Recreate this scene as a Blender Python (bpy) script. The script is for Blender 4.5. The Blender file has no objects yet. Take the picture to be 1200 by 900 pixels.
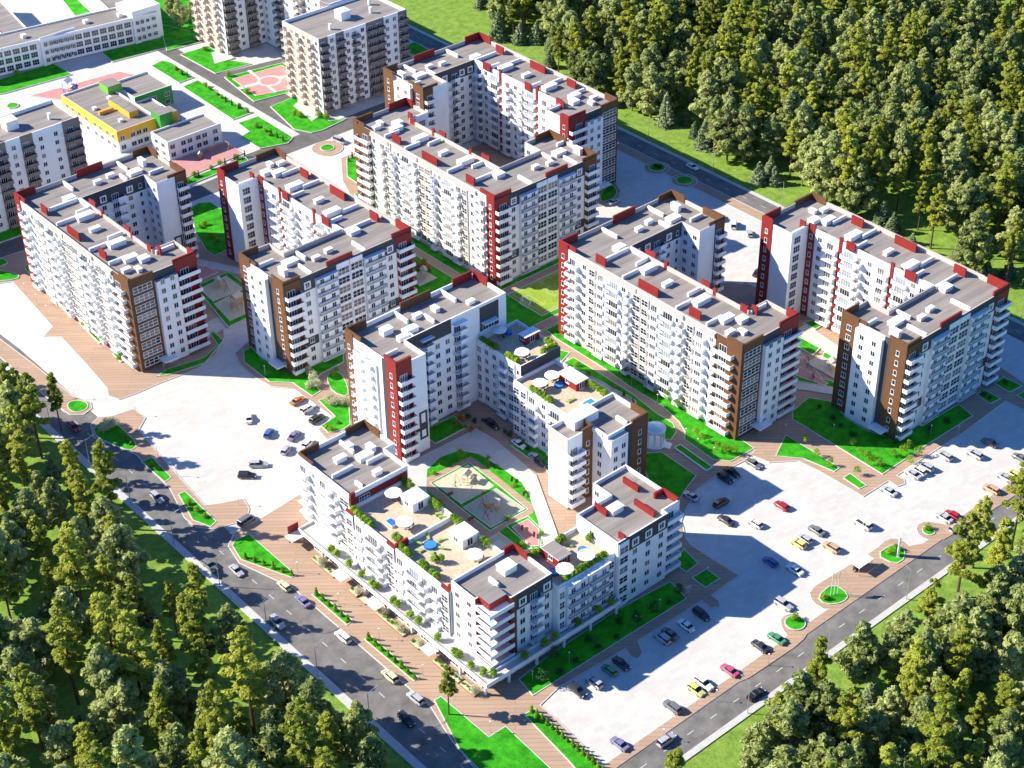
import bpy, math, random
from mathutils import Vector, Matrix
from mathutils.geometry import tessellate_polygon
random.seed(7)
R = math.radians
sc = bpy.context.scene
col = sc.collection

# ------------------------------------------------------------------ camera
FPX, PITCH, ROLL, YAW, CAMH = 2009.68, 0.6171097, -0.01422944, 0.862781, 270.0
_cy, _sy, _cp, _sp = math.cos(YAW), math.sin(YAW), math.cos(PITCH), math.sin(PITCH)
FW = Vector((_cy*_cp, _sy*_cp, -_sp)); _rt = Vector((_sy, -_cy, 0)); _up = _rt.cross(FW)
RT = _rt*math.cos(ROLL) + _up*math.sin(ROLL); UP = _up*math.cos(ROLL) - _rt*math.sin(ROLL)
C0 = Vector((0, 0, CAMH))
cam = bpy.data.cameras.new('camera'); camo = bpy.data.objects.new('camera', cam); col.objects.link(camo)
cam.sensor_fit = 'HORIZONTAL'; cam.sensor_width = 36; cam.lens = FPX/1200*36
cam.clip_start = 1; cam.clip_end = 6000
camo.matrix_world = Matrix(((RT.x, UP.x, -FW.x, C0.x), (RT.y, UP.y, -FW.y, C0.y), (RT.z, UP.z, -FW.z, C0.z), (0, 0, 0, 1)))
sc.camera = camo

# ------------------------------------------------------------------ sky and sun
SUN_AZ, SUN_EL = R(-46.5), R(33)          # heading of the light on the ground, height of the sun
w = bpy.data.worlds.new('World'); sc.world = w; w.use_nodes = True
nt = w.node_tree; bg = nt.nodes['Background']
sky = nt.nodes.new('ShaderNodeTexSky'); sky.sky_type = 'NISHITA'; sky.sun_disc = False
sky.sun_elevation = SUN_EL; sky.sun_rotation = R(-43.5)
sky.air_density = 1.0; sky.dust_density = 0.0; sky.ozone_density = 6.0
tint = nt.nodes.new('ShaderNodeMix'); tint.data_type = 'RGBA'; tint.blend_type = 'MULTIPLY'; tint.inputs['Factor'].default_value = 1; tint.inputs[7].default_value = (.62, 1.03, 1.46, 1)   # clear deep blue sky
nt.links.new(sky.outputs[0], tint.inputs[6]); nt.links.new(tint.outputs[2], bg.inputs[0]); bg.inputs[1].default_value = 0.072
sl = bpy.data.lights.new('sun', 'SUN'); sl.energy = 5.0; sl.angle = R(0.5); sl.color = (1, .935, .79)
so = bpy.data.objects.new('sun', sl); col.objects.link(so)
ld = Vector((math.cos(SUN_AZ)*math.cos(SUN_EL), math.sin(SUN_AZ)*math.cos(SUN_EL), -math.sin(SUN_EL)))
so.rotation_euler = ld.to_track_quat('-Z', 'Y').to_euler(); so.location = (100, 400, 300)
vs = sc.view_settings; vs.view_transform = 'Standard'; vs.look = 'None'; vs.gamma = 1; vs.exposure = 1.0
sc.render.engine = 'CYCLES'
sc.cycles.max_bounces = 6; sc.cycles.diffuse_bounces = 4; sc.cycles.glossy_bounces = 2

# ------------------------------------------------------------------ pixel helpers (1200x900 photograph)
def G(px, py, z=0.0):
    d = RT*((px-600)/FPX) - UP*((py-450)/FPX) + FW
    t = (z-C0.z)/d.z
    p = C0 + d*t
    return Vector((p.x, p.y, z))
def PJ(p):
    v = Vector(p)-C0; q = v.dot(FW)
    return 600+FPX*v.dot(RT)/q, 450-FPX*v.dot(UP)/q
def GP(pts, z=0.0): return [(G(x, y, z).x, G(x, y, z).y) for x, y in pts]

# ------------------------------------------------------------------ materials
MATS = {}
def mat(name, c, rough=.8, var=.12, scale=.6, spec=.3, bump=0., metal=0., c2=None, hue=0.):
    m = bpy.data.materials.new(name); m.use_nodes = True; n = m.node_tree.nodes; l = m.node_tree.links
    b = n['Principled BSDF']; b.inputs['Roughness'].default_value = rough
    b.inputs['Specular IOR Level'].default_value = spec; b.inputs['Metallic'].default_value = metal
    tc = n.new('ShaderNodeNewGeometry')
    no = n.new('ShaderNodeTexNoise'); no.inputs['Scale'].default_value = scale; no.inputs['Detail'].default_value = 6; no.inputs['Roughness'].default_value = .65
    l.new(tc.outputs['Position'], no.inputs['Vector'])
    rp = n.new('ShaderNodeValToRGB'); e = rp.color_ramp.elements
    lo = tuple(x*(1-var) for x in c); hi = tuple(min(1, x*(1+var)) for x in (c2 or c))
    e[0].position = .3; e[1].position = .7; e[0].color = (*lo, 1); e[1].color = (*hi, 1)
    l.new(no.outputs['Fac'], rp.inputs['Fac']); l.new(rp.outputs[0], b.inputs['Base Color'])
    if bump:
        bp = n.new('ShaderNodeBump'); bp.inputs['Strength'].default_value = bump; bp.inputs['Distance'].default_value = .1
        l.new(no.outputs['Fac'], bp.inputs['Height']); l.new(bp.outputs[0], b.inputs['Normal'])
    MATS[name] = m; return m
def emb(m):
    n = m.node_tree.nodes; return n, m.node_tree.links, n['Principled BSDF']
mat('white', (.80, .80, .81), .75, .04, .25)
mat('white_trim', (.82, .82, .83), .6, .03, .5)
mat('beige', (.62, .52, .43), .75, .06, .3)
mat('tan', (.50, .44, .40), .8, .06, .4)
mat('brown', (.140, .062, .027), .7, .12, .8)

mat('red', (.245, .022, .019), .6, .1, .8)

mat('grey', (.055, .058, .068), .7, .08, .5)
mat('taupe', (.21, .175, .16), .75, .08, .5)
mat('peach', (.64, .48, .38), .75, .06, .5)
mat('yellow', (.72, .40, .035), .6, .06, .5)
mat('lime', (.16, .42, .06), .6, .06, .5)
mat('green_paint', (.045, .30, .05), .6, .06, .5)
mat('plinth', (.30, .28, .27), .8, .1, .5)
mat('metal', (.55, .55, .56), .35, .05, 1, .5, metal=.6)
mat('dark', (.025, .025, .028), .6, .1, 1)
mat('white_paint', (.82, .82, .80), .6, .05, 2)
mat('blue_water', (.05, .25, .62), .08, .1, 2, .5)
mat('blue_paint', (.03, .16, .55), .5, .1, 2)
mat('kerb', (.58, .55, .51), .8, .12, 1.5)
mat('sand', (.56, .50, .36), .95, .12, .8)
mat('pad', (.40, .40, .32), .95, .12, .6)
mat('pink', (.50, .24, .22), .9, .10, .5)
mat('orange_paint', (.75, .36, .06), .6, .1, 1)
mat('decking', (.56, .43, .31), .8, .2, 1.2)
mat('umbrella', (.85, .85, .84), .8, .03, 1)
mat('cushion', (.30, .45, .10), .9, .1, 1)
mat('bark', (.13, .075, .045), .95, .3, 2.5)
mat('pale_bark', (.24, .20, .15), .95, .3, 2.5)
mat('line', (.50, .50, .48), .8, .2, 2)
mat('concrete', (.50, .49, .47), .9, .12, .8)
mat('skin_pot', (.30, .15, .09), .8, .15, 1)
# roof membrane: streaked brown grey
m = mat('roof', (.245, .215, .198), .9, .22, .35, .2, c2=(.265, .235, .215))
n, l, b = emb(m); mp = n.new('ShaderNodeMapping'); mp.inputs['Rotation'].default_value = (0, 0, R(40)); mp.inputs['Scale'].default_value = (.12, 1.6, 1)
ge = [k for k in n if k.type == 'NEW_GEOMETRY'][0]; no = [k for k in n if k.type == 'TEX_NOISE'][0]; l.new(ge.outputs['Position'], mp.inputs['Vector']); l.new(mp.outputs[0], no.inputs['Vector'])
# glass
m = mat('glass', (.018, .022, .03), .06, .5, .15, .6); n, l, b = emb(m); b.inputs['Coat Weight'].default_value = .3
m = mat('glass_pale', (.30, .33, .36), .10, .3, .2, .6)
m = mat('dome_glass', (.55, .70, .82), .10, .1, .5, .6)
m = mat('glass_curtain', (.20, .17, .15), .12, .5, .3, .6)
# asphalt
m = mat('asphalt', (.15, .14, .134), .92, .25, .22, .2, c2=(.185, .174, .166))
m = mat('old_asphalt', (.125, .118, .112), .92, .18, .25, .2, c2=(.14, .13, .125))
# paving: small grey setts
def paver(name, c, line, sx, sy, ang, dark):
    m = mat(name, c, .88, .07, .06, .2); n, l, b = emb(m)
    ge = n.new('ShaderNodeNewGeometry'); mp = n.new('ShaderNodeMapping'); mp.inputs['Rotation'].default_value = (0, 0, ang)
    l.new(ge.outputs['Position'], mp.inputs['Vector'])
    br = n.new('ShaderNodeTexBrick'); br.inputs['Scale'].default_value = 1; br.inputs['Brick Width'].default_value = sx; br.inputs['Row Height'].default_value = sy
    br.inputs['Mortar Size'].default_value = line; br.inputs['Mortar Smooth'].default_value = .5
    br.inputs['Color1'].default_value = (1, 1, 1, 1); br.inputs['Color2'].default_value = (.88, .88, .87, 1); br.inputs['Mortar'].default_value = (dark, dark, dark, 1)
    l.new(mp.outputs[0], br.inputs['Vector'])
    mx = n.new('ShaderNodeMix'); mx.data_type = 'RGBA'; mx.blend_type = 'MULTIPLY'; mx.inputs['Factor'].default_value = 1
    src = [k for k in n if k.type == 'VALTORGB'][0]
    l.new(src.outputs[0], mx.inputs[6]); l.new(br.outputs[0], mx.inputs[7]); l.new(mx.outputs[2], b.inputs['Base Color'])
    return m
paver('paving', (.60, .565, .53), .03, 2.4, 1.2, R(8), .82)
paver('boardwalk', (.44, .30, .215), .10, 26., 1.25, -R(-40.5), .68)
paver('light_paving', (.56, .53, .50), .03, 3., 1.5, 0, .85)
# grass
def grass(name, c, c2, var=.3):
    m = mat(name, c, .95, var, .35, .15, .6, c2=c2); n, l, b = emb(m)
    no = n.new('ShaderNodeTexNoise'); no.inputs['Scale'].default_value = 3.5; no.inputs['Detail'].default_value = 4
    ge = n.new('ShaderNodeNewGeometry'); l.new(ge.outputs['Position'], no.inputs['Vector'])
    mr = n.new('ShaderNodeMapRange'); mr.inputs[1].default_value = .3; mr.inputs[2].default_value = .7; mr.inputs[3].default_value = .72; mr.inputs[4].default_value = 1.25
    l.new(no.outputs['Fac'], mr.inputs[0])
    mx = n.new('ShaderNodeMix'); mx.data_type = 'RGBA'; mx.blend_type = 'MULTIPLY'; mx.inputs['Factor'].default_value = 1
    src = [k for k in n if k.type == 'VALTORGB'][0]
    l.new(src.outputs[0], mx.inputs[6]); l.new(mr.outputs[0], mx.inputs[7]); l.new(mx.outputs[2], b.inputs['Base Color'])
grass('lawn', (.022, .25, .006), (.045, .34, .012))
grass('meadow', (.14, .27, .035), (.21, .30, .05), .22)
grass('pitch', (.22, .33, .035), (.26, .36, .045), .15)
# foliage: colour varies from leaf to leaf and from tree to tree
def leafmat(name, c, c2, trans=.25):
    m = bpy.data.materials.new(name); m.use_nodes = True; n = m.node_tree.nodes; l = m.node_tree.links; b = n['Principled BSDF']
    b.inputs['Roughness'].default_value = .6; b.inputs['Specular IOR Level'].default_value = .25
    ge = n.new('ShaderNodeNewGeometry'); oi = n.new('ShaderNodeObjectInfo')
    ad = n.new('ShaderNodeMath'); ad.operation = 'MULTIPLY_ADD'; ad.inputs[1].default_value = .6
    mu = n.new('ShaderNodeMath'); mu.operation = 'MULTIPLY'; mu.inputs[1].default_value = .4
    l.new(oi.outputs['Random'], mu.inputs[0]); l.new(ge.outputs['Random Per Island'], ad.inputs[0]); l.new(mu.outputs[0], ad.inputs[2])
    rp = n.new('ShaderNodeValToRGB'); e = rp.color_ramp.elements; e[0].color = (*c, 1); e[1].color = (*c2, 1); e[0].position = .15; e[1].position = .85
    l.new(ad.outputs[0], rp.inputs[0]); l.new(rp.outputs[0], b.inputs['Base Color'])
    tr = n.new('ShaderNodeBsdfTranslucent'); l.new(rp.outputs[0], tr.inputs[0])
    ms = n.new('ShaderNodeMixShader'); ms.inputs[0].default_value = trans
    l.new(b.outputs[0], ms.inputs[1]); l.new(tr.outputs[0], ms.inputs[2]); l.new(ms.outputs[0], n['Material Output'].inputs[0])
    MATS[name] = m
leafmat('pine_leaf', (.17, .22, .022), (.53, .55, .075), .45)
leafmat('broad_leaf', (.15, .205, .04), (.60, .64, .25), .45)
leafmat('spruce_leaf', (.08, .13, .05), (.32, .38, .2), .3)
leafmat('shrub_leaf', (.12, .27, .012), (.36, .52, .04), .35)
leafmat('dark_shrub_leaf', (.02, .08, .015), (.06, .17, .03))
leafmat('blossom_leaf', (.42, .42, .24), (.70, .66, .46))
leafmat('autumn_leaf', (.42, .13, .03), (.62, .30, .07))
PAINT = {}
for nm, c in dict(silver=(.42, .43, .46), white=(.80, .80, .79), dark=(.03, .032, .038), grey=(.15, .16, .18), red=(.45, .012, .02), blue=(.05, .13, .42), green=(.06, .28, .13), orange=(.55, .16, .03), cream=(.62, .60, .40), tan=(.52, .34, .20), yellow=(.62, .58, .16), pink=(.50, .08, .16), purple=(.20, .18, .34), black=(.012, .012, .016)).items():
    mm = mat('paint_'+nm, c, .28, .04, 1, .5); mm.node_tree.nodes['Principled BSDF'].inputs['Coat Weight'].default_value = .6; PAINT[nm] = mm
mat('car_glass', (.012, .015, .02), .05, .2, 1, .6)
mat('tyre', (.015, .015, .016), .8, .1, 1)
mat('lamp_white', (.8, .8, .78), .2, .02, 1)
mat('lamp_red', (.4, .01, .01), .2, .02, 1)

# ------------------------------------------------------------------ mesh helpers
class MB:
    def __init__(s): s.v = []; s.f = []; s.mi = []; s.mats = []
    def m(s, name):
        if name not in s.mats: s.mats.append(name)
        return s.mats.index(name)
    def face(s, pts, mt):
        k = len(s.v); s.v += [tuple(p) for p in pts]; s.f.append(tuple(range(k, k+len(pts)))); s.mi.append(s.m(mt))
    def box(s, x0, x1, y0, y1, z0, z1, mt, top=None, skip=''):
        if x0 > x1: x0, x1 = x1, x0
        if y0 > y1: y0, y1 = y1, y0
        k = len(s.v); i = s.m(mt)
        s.v += [(x0, y0, z0), (x1, y0, z0), (x1, y1, z0), (x0, y1, z0), (x0, y0, z1), (x1, y0, z1), (x1, y1, z1), (x0, y1, z1)]
        fs = [(0, 3, 2, 1), (4, 5, 6, 7), (0, 1, 5, 4), (1, 2, 6, 5), (2, 3, 7, 6), (3, 0, 4, 7)]
        for j, f in enumerate(fs):
            s.f.append(tuple(k+q for q in f)); s.mi.append(s.m(top) if (j == 1 and top) else i)
    def cyl(s, x, y, z0, z1, r0, r1, mt, n=10, cap=True, top=None):
        k = len(s.v); i = s.m(mt)
        for z, r in ((z0, r0), (z1, r1)):
            for a in range(n): s.v.append((x+r*math.cos(2*math.pi*a/n), y+r*math.sin(2*math.pi*a/n), z))
        for a in range(n):
            b = (a+1) % n; s.f.append((k+a, k+b, k+n+b, k+n+a)); s.mi.append(i)
        if cap:
            s.f.append(tuple(k+n+a for a in range(n))); s.mi.append(s.m(top or mt))
            s.f.append(tuple(k+a for a in reversed(range(n)))); s.mi.append(i)
    def tube(s, p, q, r0, r1, mt, n=6):
        p = Vector(p); q = Vector(q); d = (q-p).normalized(); a = d.orthogonal().normalized(); b = d.cross(a); k = len(s.v); i = s.m(mt)
        for c, r in ((p, r0), (q, r1)):
            for t in range(n): s.v.append(tuple(c+(a*math.cos(2*math.pi*t/n)+b*math.sin(2*math.pi*t/n))*r))
        for t in range(n):
            u = (t+1) % n; s.f.append((k+t, k+u, k+n+u, k+n+t)); s.mi.append(i)
        s.f.append(tuple(k+n+t for t in range(n))); s.mi.append(i)
        s.f.append(tuple(k+t for t in reversed(range(n)))); s.mi.append(i)
    def mesh(s, name):
        me = bpy.data.meshes.new(name); me.from_pydata(s.v, [], s.f)
        for q in s.mats: me.materials.append(MATS[q])
        me.polygons.foreach_set('material_index', s.mi); me.update(); return me
    def build(s, name, parent=None, loc=(0, 0, 0), rz=0):
        return link(name, s.mesh(name), parent, loc, rz)
def link(name, me, parent=None, loc=(0, 0, 0), rz=0):
    o = bpy.data.objects.new(name, me); col.objects.link(o); o.location = loc
    if rz: o.rotation_euler = (0, 0, rz)
    if parent: o.parent = parent
    return o
def thing(name, label, cat, loc=(0, 0, 0), rz=0, group=None):
    o = bpy.data.objects.new(name, None); col.objects.link(o); o.location = loc; o.rotation_euler = (0, 0, rz)
    o.empty_display_size = .5
    return tag(o, label, cat, group)
def tag(o, label, cat, group=None):
    o['label'] = label; o['category'] = cat
    if group: o['group'] = group
    return o
def ccw(pts):
    a = sum(pts[i][0]*pts[(i+1) % len(pts)][1]-pts[(i+1) % len(pts)][0]*pts[i][1] for i in range(len(pts)))
    return list(pts) if a > 0 else list(reversed(pts))
def inset(pts, t):
    n = len(pts); out = []
    for i in range(n):
        p0, p1, p2 = Vector(pts[i-1]), Vector(pts[i]), Vector(pts[(i+1) % n])
        d1 = (p1-p0).normalized(); d2 = (p2-p1).normalized(); n1 = Vector((-d1.y, d1.x)); n2 = Vector((-d2.y, d2.x))
        k = (n1+n2); k = k/max(.25, k.length_squared)*2
        out.append((p1.x+k.x*t, p1.y+k.y*t))
    return out
def prism(mb, pts, z0, z1, side, top, bottom=False):
    pts = ccw(pts); n = len(pts)
    for i in range(n):
        a, b = pts[i], pts[(i+1) % n]
        mb.face([(a[0], a[1], z0), (b[0], b[1], z0), (b[0], b[1], z1), (a[0], a[1], z1)], side)
    for t in tessellate_polygon([[Vector((p[0], p[1], 0)) for p in pts]]):
        q = [pts[k] for k in t]
        if (q[1][0]-q[0][0])*(q[2][1]-q[0][1])-(q[1][1]-q[0][1])*(q[2][0]-q[0][0]) < 0: q.reverse()
        mb.face([(p[0], p[1], z1) for p in q], top)
def ring(mb, pts, t, z0, z1, mt, mts=None):
    pts = ccw(pts); ins = inset(pts, t); n = len(pts)
    for i in range(n):
        j = (i+1) % n; a, b, c, d = pts[i], pts[j], ins[j], ins[i]; q = mts[i] if mts else mt
        mb.face([(a[0], a[1], z0), (b[0], b[1], z0), (b[0], b[1], z1), (a[0], a[1], z1)], q)
        mb.face([(a[0], a[1], z1), (b[0], b[1], z1), (c[0], c[1], z1), (d[0], d[1], z1)], mt)
        mb.face([(c[0], c[1], z0), (d[0], d[1], z0), (d[0], d[1], z1), (c[0], c[1], z1)], mt)
def smooth(pts, it=2):
    for _ in range(it):
        o = []
        for i in range(len(pts)):
            a, b = pts[i], pts[(i+1) % len(pts)]
            o += [(a[0]*.75+b[0]*.25, a[1]*.75+b[1]*.25), (a[0]*.25+b[0]*.75, a[1]*.25+b[1]*.75)]
        pts = o
    return pts
def circ(c, r, n=20): return [(c[0]+r*math.cos(2*math.pi*i/n), c[1]+r*math.sin(2*math.pi*i/n)) for i in range(n)]
def area(name, pts, z, mt, kerb=None, base=0., side='kerb', kw=.22):
    mb = MB(); prism(mb, pts, base, z, side, mt); o = mb.build(name); o['kind'] = 'structure'
    if kerb:
        k = MB(); ring(k, pts, -kw, base, z+.03, kerb); k.build('kerb', o)
    return o
# ------------------------------------------------------------------ ground
ZN = [0]
def zz(b): ZN[0] += 1; return b + .0025*ZN[0]
mb = MB()
N = 12; X0, X1, Y0, Y1 = -1500, 2500, -1500, 2600
mb.face([(X0, Y0, -.12), (X1, Y0, -.12), (X1, Y1, -.12), (X0, Y1, -.12)], 'meadow')
terr = mb.build('terrain'); terr['kind'] = 'structure'
area('parking_pavement', [(144, 164.5), (374, 164.5), (374, 700), (144, 700)], 0, 'paving', base=-.1)

def road(name, pts, strip=None, dashes=()):
    o = area(name, pts, zz(.01), 'asphalt', base=-.1, side='asphalt')
    z = ZN[0]*.0025+.01+.004
    if dashes:
        dm = MB(); dm.face([(-.1, -1.0, 0), (.1, -1.0, 0), (.1, 1.0, 0), (-.1, 1.0, 0)], 'line'); dme = dm.mesh('lane_dash')
        for x, y, a in dashes: link('lane_dash', dme, o, (x, y, z), a)
    return o
road('road', [(144.2, 60), (155.5, 60), (155.5, 395), (151, 480), (139, 480), (144.2, 420)], dashes=[(149.9, y, 0) for y in range(150, 392, 7)])
road('road', [(144.3, 164.6), (600, 164.6), (600, 171.1), (144.3, 171.1)], dashes=[(x, 167.9, R(90)) for x in range(178, 345, 7)])
road('road', [(367.3, 150), (374, 150), (374, 620), (367.3, 620)], dashes=[(370.6, y, 0) for y in range(205, 520, 8)])
for nm, p in (('pavement', [(142.2, 60), (144.1, 60), (144.1, 420), (139, 480), (136.5, 480), (142.2, 415)]), ('pavement', [(144.3, 163.0), (600, 163.0), (600, 164.5), (144.3, 164.5)]), ('pavement', [(374.1, 150), (375.5, 150), (375.5, 620), (374.1, 620)])):
    area(nm, p, zz(.08), 'concrete', base=-.1)
# streets behind, by the nursery and the towers
def street(name, pts, mt='old_asphalt'): return area(name, pts, zz(.012), mt, base=-.1, side=mt)
street('street', [(290.6, 440), (297, 440), (297, 600), (290.6, 600)])
street('street', [(262, 440.5), (372, 440.5), (372, 449.5), (262, 449.5)])
street('street', GP([(250, 88), (340, 66), (348, 72), (256, 97)]))
street('street', GP([(300, 119), (352, 104), (352, 112), (312, 126)]))
street('street', GP([(-20, 312), (-20, 290), (46, 270), (48, 286), (20, 302)]))
street('street', GP([(196, 232), (262, 205), (262, 222), (225, 236)]))
street('street', [(347, 449), (367.5, 449), (367.5, 455), (347, 455)])

def deck(px, z=.1): return area('promenade', GP(px), zz(z), 'boardwalk', 'kerb', base=-.1)
deck([(-15, 308), (50, 287), (62, 335), (100, 372), (169, 433), (205, 425), (262, 385), (262, 396), (252, 416), (232, 432), (185, 450), (160, 461), (140, 468), (128, 464), (126, 455), (100, 425), (72, 395), (52, 394), (62, 383), (15, 330), (-15, 334)])
deck([(131.7, 488), (156.7, 480), (170, 490), (161.7, 505), (200, 549), (240, 593), (262, 590), (285, 585), (291.7, 596.7), (289, 606), (276.7, 613), (250, 620), (230, 618), (216.7, 606.7), (200, 573), (160, 533), (130, 520), (110, 513), (107, 498), (115, 490)])
deck([(-10, 398), (0, 398), (40, 428), (85, 465), (106, 472), (107, 479), (98, 486), (82, 486), (60, 470), (0, 418), (-10, 412)])
deck([(268, 640), (275, 625), (300, 612), (358, 576), (372, 600), (420, 640), (572, 775), (604, 765), (786, 655), (778, 655), (790, 640), (795, 600), (800, 618), (803, 631.7), (810, 640), (830, 653), (865, 675), (833, 697.5), (842, 705), (843, 711), (834, 713), (822.5, 704), (760, 743), (747, 751), (752, 765), (748, 772), (740, 770), (733, 760), (690, 785), (655, 805), (632, 827), (650, 842), (760, 950), (640, 985), (562, 907), (530, 868), (505, 828), (345, 690), (281, 660)])
deck([(592, 362), (655, 345), (668, 375), (862, 512), (884, 528), (872, 540), (856, 548), (835, 560), (815, 575), (802, 600), (795, 618), (775, 600), (754, 545), (754, 480), (650, 410), (592, 380)])
deck([(872, 530), (902, 542), (935, 540), (960, 552), (1011.6, 581.7), (1041, 563), (1052, 570), (1060, 567), (1059, 562), (1050, 557.6), (1106, 521), (1127, 508), (1130, 506), (1178, 470), (1215, 488), (1230, 470), (1168, 428), (1152, 430), (1000, 480), (985, 475), (960, 440), (925, 400), (890, 420), (880, 470), (858, 512)])
area('promenade', [(160, 171.2), (330, 171.2), (330, 173.4), (277, 173.4), (273, 175.4), (246, 175.4), (243, 173.4), (160, 173.4)], zz(.1), 'boardwalk', base=-.1)
for p in ([(948, 692), (975, 675), (1000, 660), (1025, 645), (1040, 632), (1055, 632), (1067, 643), (1067, 657), (1050, 668), (1030, 670), (1000, 690), (990, 712), (968, 715), (952, 706)],
          [(1073, 617), (1085, 611), (1100, 614), (1112, 616), (1150, 590), (1200, 560), (1210, 568), (1110, 632), (1095, 634), (1077, 629)],
          [(915, 724), (928, 719), (943, 726), (949, 738), (940, 753), (900, 780), (870, 800), (862, 795), (925, 748), (916, 736)]):
    area('promenade', smooth(GP(p), 1), zz(.11), 'boardwalk', base=-.1)
area('promenade', [(363.2, 225), (367.2, 225), (367.2, 385), (363.2, 385)], zz(.1), 'boardwalk', 'kerb', base=-.1)
area('promenade', [(190.5, 222), (246, 222), (246, 290), (190.5, 290)], zz(.05), 'boardwalk', base=-.1)      # court of the low blocks
area('promenade', [(189.2, 371), (229, 371), (229, 411), (189.2, 411)], zz(.05), 'boardwalk', base=-.1)
area('promenade', [(288, 345), (334, 345), (334, 402), (288, 402)], zz(.05), 'boardwalk', base=-.1)
area('promenade', [(288, 222), (333, 222), (333, 282), (288, 282)], zz(.05), 'boardwalk', base=-.1)
deck([(276, 414), (292, 400), (345, 425), (404, 410), (412, 470), (412, 500), (383, 515), (374, 504), (390, 489), (345, 456), (318, 453), (300, 443), (282, 428)])
area('promenade', smooth(GP([(822, 352), (835, 335), (862, 330), (880, 340), (886, 372), (840, 372)]), 1), zz(.08), 'boardwalk', base=-.1)
deck([(400, 186), (421, 178), (424, 235), (436, 262), (415, 236), (402, 212)])
area('promenade', circ(G(383.7, 174)[:2], 5.2), zz(.1), 'boardwalk', 'kerb', base=-.1)
for q in ((770, 197), (802, 212)): area('promenade', circ(G(*q)[:2], 4.2), zz(.1), 'boardwalk', 'kerb', base=-.1)
deck([(700, 226), (718, 212), (727, 224), (724, 236), (700, 242)])

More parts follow.
